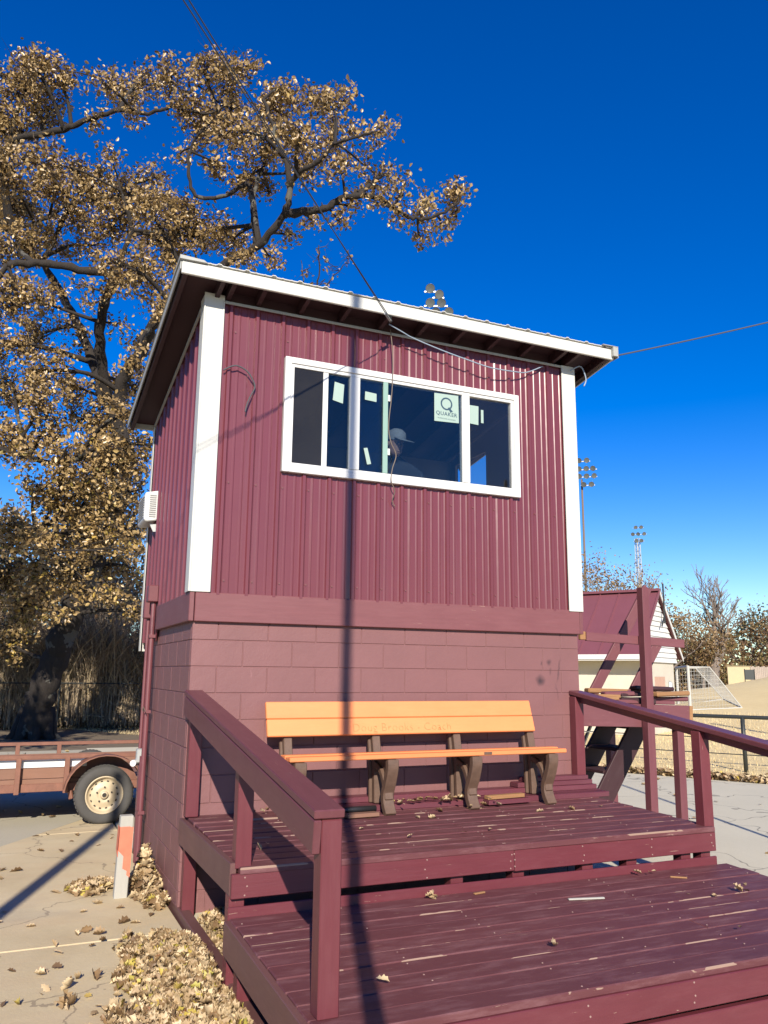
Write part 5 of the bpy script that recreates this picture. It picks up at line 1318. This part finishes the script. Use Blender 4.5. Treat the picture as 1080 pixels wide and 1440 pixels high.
far_tree((48.0, 48.0), 11.0, 'slimmer bare grey tree left of the tall bare tree', None, random.Random(9), 0, 0, .4, .3, 5, .6, 'greybark', (2, 3), name='bare_tree', group='bare trees behind the field', trunk_f=.3, up=.6)
n = 24000
tp = np.stack([NPR.uniform(36, 66, n), NPR.uniform(0, 3.5, n), NPR.beta(1.1, 1.6, n) * 4.4], 1)
tp[:, 1] += 51 - (tp[:, 0] - 44) * .35
tp[:, 2] *= .75 + .25 * np.sin(tp[:, 0] * 1.3)
tp[:, 2] += np.array([gz(a, b) for a, b in tp[:, :2]])
o = link('hedgerow', leaf_mesh('hedgerow', tp, NPR.uniform(.16, .32, n), M['rustleaf'])); props(o, 'dense brown brush under the trees along the far side of the field', 'brush', kind='stuff')
n = 8000
tp = np.stack([NPR.uniform(-30, 140, n), NPR.uniform(95, 110, n), NPR.beta(1.2, 1.6, n) * 9], 1)
o = link('far_woods', leaf_mesh('far_woods', tp, NPR.uniform(.7, 1.6, n), M['rustleaf'])); props(o, 'distant line of brown woods', 'woods', kind='stuff')

# ------------------------------------------------------------------ building with the metal roof
AZ = math.radians(58.6)                     # direction of the gable wall, clockwise from +Y
gx = Vector((math.sin(AZ), math.cos(AZ), 0)); ry = Vector((-gx.y, gx.x, 0))
G0 = Vector((16.05, 12.97, .02))
hb = thing('field_house', 'low cream building with a maroon metal roof and a white gable', 'building', tuple(G0), math.atan2(gx.y, gx.x))
# local: x along the gable wall (0..W), y along the ridge away (0..L)
W_, L_ = 4.0, 9.0; EZ = 2.62; AZP = 4.45
def hl_(name, mb, mat, bev=0.0, parent=None): return link(name, mb.mesh(name, mat, bev=bev), parent or hb, local=True)
w_ = MB(); w_.box(.30, W_ - .3, .25, L_, 0, EZ - .1); wall_o = hl_('wall', w_, M['cream'], .01)
hl_('window', MB().box(.285, .31, 4.3, 5.4, 1.15, 2.25), M['rimdark'])
lv = MB()
for k in range(9): lv.box(.27, .284, 4.32, 5.38, 1.2 + k * .115, 1.26 + k * .115)
hl_('louvre', lv, M['acgrey'])
hl_('door', MB().box(.28, .31, 2.3, 3.2, 0, 2.05), M['whitesiding'], .004)
# gable: boards
n_b = 13; bz = (AZP - .12 - (EZ - .42)) / n_b
for k in range(n_b):
    z0 = EZ - .42 + k * bz
    def xr(z):
        t = max(0, (z - (EZ - .1)) / (AZP - .1 - (EZ - .1))) if z > EZ - .1 else 0
        return t * W_ / 2
    a = xr(z0 + bz)
    a0 = xr(z0)
    x0b, x0t = (.02 + a0, .02 + a)
    mb = MB(); mb.hexa([(x0b, .19, z0), (W_ - x0b, .19, z0), (W_ - x0b, .25, z0), (x0b, .25, z0), (x0t, .225, z0 + bz), (W_ - x0t, .225, z0 + bz), (W_ - x0t, .25, z0 + bz), (x0t, .25, z0 + bz)])
    link('gable_board', mb.mesh('gable_board', M['whitesiding']), hb, local=True)
# roof panels with standing seams
import itertools
np_ = 14
slope = MB()
def roof_panel(side, k):
    y0 = .10 + k * (L_ + .05) / np_; y1 = y0 + (L_ + .05) / np_ - .0
    xe = -.35 if side == 0 else W_ + .35; xr_ = W_ / 2
    ze = EZ - .30
    mb = MB()
    mb.hexa([(xe, y0, ze), (xe, y1, ze), (xr_, y1, AZP), (xr_, y0, AZP), (xe, y0, ze + .04), (xe, y1, ze + .04), (xr_, y1, AZP + .04), (xr_, y0, AZP + .04)])
    mb.hexa([(xe, y0 - .02, ze + .03), (xe, y0 + .02, ze + .03), (xr_, y0 + .02, AZP + .03), (xr_, y0 - .02, AZP + .03), (xe, y0 - .015, ze + .085), (xe, y0 + .015, ze + .085), (xr_, y0 + .015, AZP + .085), (xr_, y0 - .015, AZP + .085)])
    return mb
M['roofmaroon'] = m_plain('maroon_roof', (.155, .052, .066), .5, .12, 1.5)
for s in (0, 1):
    for k in range(np_): link('roof_panel', roof_panel(s, k).mesh('roof_panel', M['roofmaroon']), hb, local=True)
hl_('ridge_cap', MB().box(W_/2 - .14, W_/2 + .14, .08, L_ + .17, AZP + .03, AZP + .11), M['roofmaroon'])
hl_('fascia', MB().box(-.385, -.352, .10, L_ + .15, EZ - .36, EZ - .22), M['whitesiding'])
hl_('soffit', MB().box(-.35, .30, -.1, L_, EZ - .40, EZ - .33), M['whitesiding'])
for s in (1,):
    mb = MB(); mb.hexa([(-.36, .075, EZ - .36), (-.36, .098, EZ - .36), (W_/2, .098, AZP - .05), (W_/2, .075, AZP - .05), (-.36, .075, EZ - .24), (-.36, .098, EZ - .24), (W_/2, .098, AZP + .06), (W_/2, .075, AZP + .06)])
    hl_('rake', mb, M['roofmaroon'])
    mb = MB(); mb.hexa([(W_ + .36, .075, EZ - .36), (W_/2, .075, AZP - .05), (W_/2, .098, AZP - .05), (W_ + .36, .098, EZ - .36), (W_ + .36, .075, EZ - .24), (W_/2, .075, AZP + .06), (W_/2, .098, AZP + .06), (W_ + .36, .098, EZ - .24)])
    hl_('rake', mb, M['whitesiding'])
hl_('painted_patch', MB().box(1.5, 2.6, .243, .249, 1.15, 1.75), M['fadedred'])
for x in (.9, 3.0): hl_('wall_lamp', MB().lathe([(0, .38), (.07, .32), (.10, .1), (.12, 0)], (x, .2, 1.25), 'Z', 8), M['galv'])
mb = MB(); mb.tube([(W_/2 + .3, .06, AZP - 1.0), (W_/2 + .3, .06, AZP + .30)], .028, 6); mb.tube([(W_/2 + .3, .06, AZP - .75), (W_/2 - .05, .06, AZP - 1.1)], .026, 6)
hl_('mast', mb, M['blackmetal'])

# ------------------------------------------------------------------ soccer goal
goal = thing('soccer_goal', 'white soccer goal with a sloping net standing at the edge of the field', 'goal', (28.4, 24.5, .2))
ga = Vector((26.75, 22.35, 0)); gb = Vector((30.1, 26.6, 0)); dgo = Vector((2.55, -.55, 0))
for q in (ga, gb): q.z = gz(q.x, q.y) - .05
ga.z = gb.z = min(ga.z, gb.z)
for q in (ga, gb): link('post', MB().tube([(0, 0, 0), (0, 0, 2.02)], .07, 8).mesh('post', M['net']), goal, tuple(q))
U = Vector((0, 0, 1.98))
tb = MB(); tb.tube([ga + U, gb + U], .07, 8); tb.build('crossbar', M['net'], goal)
tb = MB()
back = [ga + dgo, gb + dgo]
for q in back: q.z = gz(q.x, q.y) + .02
for q, bq in zip((ga, gb), back):
    tb.tube([q + U, q + U + dgo * .42, bq], .03, 6); tb.tube([q + Vector((0, 0, .08)), bq], .03, 6)
tb.tube(back, .03, 6); tb.build('net_frame', M['net'], goal)
nt_ = MB()
for k in range(1, 26):
    t = k / 26
    a = ga.lerp(gb, t) + U; b = back[0].lerp(back[1], t)
    nt_.bar(a, a + dgo * .42, .007, .007); nt_.bar(a + dgo * .42, b, .007, .007)
for k in range(1, 22):
    t = k / 22
    nt_.bar((ga + U + dgo * .42).lerp(back[0], t), (gb + U + dgo * .42).lerp(back[1], t), .007, .007)
for s, (q, bq) in enumerate(zip((ga, gb), back)):
    for k in range(1, 16):
        t = k / 16
        lo = (q + Vector((0, 0, .1))).lerp(bq, t); hi = q + U + dgo * .42 * min(1, t / .42) if t < .42 else (q + U + dgo * .42).lerp(bq, (t - .42) / .58)
        nt_.bar(lo, hi, .007, .007)
    for k in range(1, 10):
        z = k / 10
        nt_.bar(q + U * z, (q + U + dgo * .42).lerp(bq, 1 - z), .007, .007)
props(nt_.build('net', M['net'], goal, recalc=False), kind='stuff')

# ------------------------------------------------------------------ pipe rail fence along the path
rf = thing('pipe_fence', 'black pipe rail fence with wires along the straw field', 'fence', (11.66, 5.5, 0))
fd = Vector((-.62, 1.0, 0)).normalized()
F0 = Vector((11.66, 5.5, 0))
fpts = [F0 + fd * t for t in (-14.5, -12, -8, -4, 0, 4.2, 8.4, 12.6, 16.8)]
tb = MB(); tb.tube([(q.x, q.y, 1.03) for q in fpts], .036, 8); tb.build('top_rail', M['blackmetal'], rf, True)
pm = MB().tube([(0, 0, -.05), (0, 0, 1.03)], .04, 8).mesh('post', M['blackmetal'], True)
for q in fpts[1:]: link('post', pm, rf, tuple(q))
for z in (.33, .62):
    tb = MB(); tb.tube([(q.x, q.y, z) for q in fpts], .010, 5); tb.build('wire', M['blackmetal'], rf)
gt = thing('picket_gate', 'small black metal picket panel standing in the field behind the stair', 'gate', (14.2, 9.5, 0))
g_a = F0 + fd * 8.4 + Vector((1.2, .8, 0))
for z in (.25, .92): link('rail', MB().bar((0, 0, z), (1.5 * -fd.x * -1, 1.5 * fd.y, z), .03, .03).mesh('rail', M['blackmetal']), gt, tuple(g_a))
pk = MB().box(-.012, .012, -.012, .012, .1, 1.0).mesh('picket', M['blackmetal'])
for k in range(11): link('picket', pk, gt, tuple(g_a + fd * 1.5 * .85 * k / 10))

# ------------------------------------------------------------------ far fence, wall, gate
def bearing(px, depth):
    """a spot on the ground at this bearing (in degrees from +Y) and distance"""
    a = R_(px); return Vector((CAM.x + depth * math.sin(a), CAM.y + depth * math.cos(a), 0))
a = bearing(47.95, 61); b = bearing(54, 64)
ff = thing('plank_fence', 'far grey wooden fence behind the field', 'fence', tuple(a))
N_ = 60
fb_ = [MB().box(-.056, .056, -.015, .015, -.6, h_).mesh('plank', M['farfence']) for h_ in (1.33, 1.36, 1.30)]
a.z = b.z = 1.15
dv = (b - a); rz = math.atan2(dv.y, dv.x)
for k in range(N_): link('plank', fb_[k % 3], ff, tuple(a.lerp(b, k / N_)), (0, 0, rz))
for z in (.3, 1.0):
    tb = MB(); tb.bar(a + Vector((0, .05, z)), b + Vector((0, .05, z)), .05, .1); tb.build('rail', M['farfence'], ff)
a = bearing(46.55, 61); a.z = .75
tw_ = thing('tan_shed', 'small tan block building at the far end of the grey fence', 'building', tuple(a), R_(-47))
link('wall', MB().box(0, 1.42, 0, 2.4, -.6, 1.72).mesh('wall', M['tanwall'], bev=.02), tw_, local=True)
link('roof', MB().box(-.05, 1.47, -.05, 2.45, 1.723, 1.77).mesh('roof', M['tanwall'], bev=.02), tw_, local=True)
a = bearing(47.55, 58); a.z = gz(a.x, a.y)
sg = thing('field_screen', 'small dark screen panel standing on the far edge of the field', 'panel', tuple(a), R_(-30))
link('panel', MB().box(0, .6, 0, .03, .12, .75).mesh('panel', M['blackmetal']), sg, local=True)
for x in (.0, .6): link('post', MB().tube([(x, 0, -.1), (x, 0, .8)], .03, 6).mesh('post', M['blackmetal']), sg, local=True)

# ------------------------------------------------------------------ stadium lights
def lamp_mesh():
    mb = MB(); mb.lathe([(0, .28), (.10, .26), (.16, .14), (.26, -.06), (.29, -.16), (.27, -.16), (.15, .10), (.05, .16)], (0, 0, 0), 'Y', 14)
    return mb.mesh('lamp', M['lamp'], True)
LM = lamp_mesh(); LG = MB().lathe([(0, -.12), (.25, -.145), (.27, -.15)], (0, 0, 0), 'Y', 14).mesh('lens', M['lampglass'], True)
def flood(base, top, lab, rows, wid, wood=False, lattice=False, yaw=0.0, k=1.0):
    t = thing('stadium_light', lab, 'floodlight', (base[0], base[1], 0), 0, 'floodlights round the sports field')
    x, y = base
    if lattice:
        mb = MB(); s = .42
        cs = [(-s, -s), (s, -s), (s, s), (-s, s)]
        for cx, cy in cs: mb.bar((x + cx, y + cy, 0), (x + cx * .6, y + cy * .6, top), .09, .09)
        nz = 26
        for i in range(nz):
            z0 = top * i / nz; z1 = top * (i + 1) / nz
            q = lambda z: 1 - .4 * z / top
            for j in range(4):
                a_, b_ = cs[j], cs[(j + 1) % 4]
                mb.bar((x + a_[0] * q(z0), y + a_[1] * q(z0), z0), (x + b_[0] * q(z1), y + b_[1] * q(z1), z1), .05, .05)
                mb.bar((x + a_[0] * q(z1), y + a_[1] * q(z1), z1), (x + b_[0] * q(z1), y + b_[1] * q(z1), z1), .05, .05)
        mb.build('mast', M['galv'], t, recalc=False)
    else:
        MB().tube([(x, y, 0), (x, y, top)], [.15, .10], 10).build('pole', M['polewood' if wood else 'poleg'], t, True)
    Rz = Matrix.Rotation(yaw, 3, 'Z')
    for r, (n, dz, off) in enumerate(rows):
        c = Vector((x, y, top + dz))
        a_ = c + Rz @ Vector((-wid * n / 2 + off, -.1, 0)); b_ = c + Rz @ Vector((wid * n / 2 + off, -.1, 0))
        tb = MB(); tb.bar(a_, b_, .08, .08); tb.build('crossarm', M['galv'], t)
        for i in range(n):
            p = c + Rz @ Vector((-wid * n / 2 + wid * (i + .5) + off, -.45, .05))
            lo = link('lamp', LM, t, tuple(p), (R_(24), 0, yaw + R_(random.uniform(-25, 25)))); lo.scale = (k, k, k)
            g_ = link('lens', LG, lo, (0, 0, 0), local=True)
    return t
flood((20.75, 35.2), 22.6, 'floodlight cluster peeking up over the booth roof', ((1, 2.4, -.45), (1, 2.0, .05), (2, 1.45, -.1), (2, .85, .3), (2, .2, .45)), .72, True, yaw=R_(-25), k=1.0)
flood((51.6, 61.3), 22.0, 'floodlight cluster half hidden behind the right white corner trim', ((2, 1.9, .2), (3, 1.0, .5), (3, .2, .5), (2, -.7, .6)), .72, True, yaw=R_(-38), k=1.0)
flood((81.0, 86.6), 21.6, 'floodlights on a tall lattice tower above the metal roof', ((2, 1.6, .2), (3, .6, .2), (2, -.4, .2)), .75, False, True, yaw=R_(-42), k=1.0)

# overhead wires
wire(BR, (-3.18, -5.4, 5.58), .03, .0042, 'overhead wire on the left of the pair dropping to the front eave')
wire(BR + Vector((.01, 0, .01)), (-3.15, -5.34, 5.42), .0, .0042, 'overhead wire on the right of the pair dropping to the front eave')
wire((4.02, -.30, 4.95), (15.9, -1.63, 9.75), .25, .008, 'overhead wire leaving the right end of the eave')
wp = thing('wire_pole', 'slim pole beyond the right edge holding the overhead wire', 'pole', (15.9, -1.63, 0))
MB().tube([(15.9, -1.63, 0), (15.9, -1.63, 9.9)], [.13, .09], 10).build('shaft', M['polewood'], wp, True)

# ------------------------------------------------------------------ leaves and grass on the ground
def pile(n, cx, cy, sx, sy, h, z0=.055, ang=0):
    a = NPR.uniform(0, 6.28, n); r = np.sqrt(NPR.uniform(0, 1, n)) * (1 + .25 * np.sin(3 * a + 1) + .15 * np.sin(7 * a))
    u = r * np.cos(a); v = r * np.sin(a)
    ca, sa = math.cos(ang), math.sin(ang)
    x = cx + u * sx * ca - v * sy * sa; y = cy + u * sx * sa + v * sy * ca
    top = h * np.clip(1 - (u * u + v * v) * .8, .05, 1)
    z = z0 + top * NPR.uniform(.1, 1, n) + .012
    return np.stack([x, y, z], 1)
P_ = np.concatenate([pile(2800, -.21, -1.55, .33, .95, .045), pile(1500, -.12, -1.1, .17, .6, .08), pile(2200, -.32, -2.4, .46, .7, .05), pile(120, -.42, -1.5, .55, 1.2, .012), pile(1500, .32, -1.0, .28, 1.1, .14, .0), pile(1500, .35, -2.2, .25, 1.1, .12, .0), pile(500, .3, -.3, .2, .3, .10, 0.0)])
P_ = P_[(P_[:, 0] < -.03) | (P_[:, 0] > .10)]
o = link('leaf_pile', leaf_mesh('leaf_pile', P_, NPR.uniform(.042, .095, len(P_)), M['leafpile'], OAK_LEAF, .85, 1.9)); props(o, 'drift of dry tan and yellow leaves along the left side of the deck', 'leaves', kind='stuff')
P_ = np.concatenate([pile(420, -.13, .72, .12, .25, .20), pile(180, -.10, .98, .07, .12, .30), pile(170, -.50, .95, .20, .16, .05), pile(140, -.10, .38, .10, .22, .06)])
o = link('leaf_pile', leaf_mesh('leaf_pile', P_, NPR.uniform(.07, .12, len(P_)), M['leafpile'], OAK_LEAF, .8, 1.3)); props(o, 'small heap of yellow leaves between the stake and the block wall', 'leaves', kind='stuff')
n = 95
xy = np.stack([NPR.uniform(-2.4, -.1, n), NPR.uniform(-3.4, 3.6, n)], 1)
o = link('scattered_leaves', leaf_mesh('scattered_leaves', np.c_[xy, np.full(n, .060)], NPR.uniform(.05, .12, n), M['leafpile'], OAK_LEAF, .25, 1.2)); props(o, 'single dry leaves scattered over the concrete apron', 'leaves', kind='stuff')
n = 260
xy = np.stack([NPR.uniform(-8, 1.0, n), NPR.uniform(4.6, 13.4, n)], 1)
xy2 = np.stack([NPR.uniform(.5, 14, 260), NPR.uniform(-3.2, 12, 260)], 1)
xy2 = xy2[((xy2 - np.array(GRASS0)) @ np.array(GN) < -.1) & ((xy2[:, 0] > 4.2) | (xy2[:, 1] > 2.7))]
al = np.concatenate([xy, xy2])
o = link('scattered_leaves', leaf_mesh('scattered_leaves', np.c_[al, np.full(len(al), .062)], NPR.uniform(.06, .13, len(al)), M['leafpile'], OAK_LEAF, .3, 1.2)); props(o, 'dry leaves scattered over the asphalt', 'leaves', kind='stuff')
# leaves on the deck
dl = []
for x, y, z, k, s in ((2.10, -.36, .79, 26, .12), (1.70, -.34, .79, 12, .08), (2.45, -.42, .75, 4, .1), (1.20, -1.72, .458, 6, .035), (3.12, -2.26, .44, 4, .04), (2.9, -1.75, .455, 3, .06), (.62, -.15, .76, 6, .05), (1.95, -.5, .735, 3, .12)):
    for _ in range(k): dl.append((x + random.gauss(0, s), min(-.06, y + random.gauss(0, s * .4)), z + random.uniform(0, .03)))
for _ in range(16): dl.append((random.uniform(.2, 3.5), random.uniform(-1.5, -.4), .725))
for _ in range(10): dl.append((random.uniform(.3, 3.9), random.uniform(-2.9, -1.8), .437))
o = link('deck_leaves', leaf_mesh('deck_leaves', dl, NPR.uniform(.03, .075, len(dl)), M['leafpile'], OAK_LEAF, .4, 1.2)); props(o, 'few crumpled leaves lying on the deck boards and under the bench', 'leaves', kind='stuff')
# litter of leaves along the grass edge, and the straw grass
n = 9000
t = NPR.uniform(-9, 11, n); s = np.abs(NPR.normal(.15, .35, n))
ex = GRASS0.x + GDIR.x * t + GN.x * s; ey_ = GRASS0.y + GDIR.y * t + GN.y * s
o = link('leaf_litter', leaf_mesh('leaf_litter', np.stack([ex, ey_, .05 + NPR.uniform(0, .09, n) * np.exp(-s)], 1), NPR.uniform(.07, .13, n), M['leafpile'], SIMPLE_LEAF, .7, 1.2)); props(o, 'band of dry leaves along the edge of the path', 'leaves', kind='stuff')
n = 60000
t = NPR.uniform(-12, 26, n); s = .2 + 22 * NPR.uniform(0, 1, n) ** 1.7
gxx = GRASS0.x + GDIR.x * t + GN.x * s; gyy = GRASS0.y + GDIR.y * t + GN.y * s
gzz = np.array([gz(a_, b_) for a_, b_ in zip(gxx, gyy)])
BL_T = (np.array([(-.07, .5, 0), (.07, .5, 0), (.0, 1.5, .15)], float), [(0, 1, 2)])
def blades(pos, size):
    N = len(pos); yaw = NPR.uniform(0, 6.28, N); lean = NPR.normal(0, .45, N)
    ca, sa = np.cos(yaw), np.sin(yaw)
    w = size * .09
    a = pos + np.stack([-ca * w, -sa * w, np.zeros(N)], 1); b = pos + np.stack([ca * w, sa * w, np.zeros(N)], 1)
    c = pos + np.stack([-sa * lean * size, ca * lean * size, size * .9], 1)
    return np.stack([a, b, c], 1).reshape(-1, 3)
sz = NPR.uniform(.03, .075, n) * (1 + s * .03)
V = blades(np.stack([gxx, gyy, gzz], 1), sz)
o = link('dry_grass', np_mesh('dry_grass', V, np.arange(len(V)), np.full(n, 3), M['straw'], np.clip(NPR.normal(.5, .25, n), 0, 1))); props(o, 'short straw coloured dry grass on the field', 'grass', kind='stuff')
print('oak leaves', nleaf)
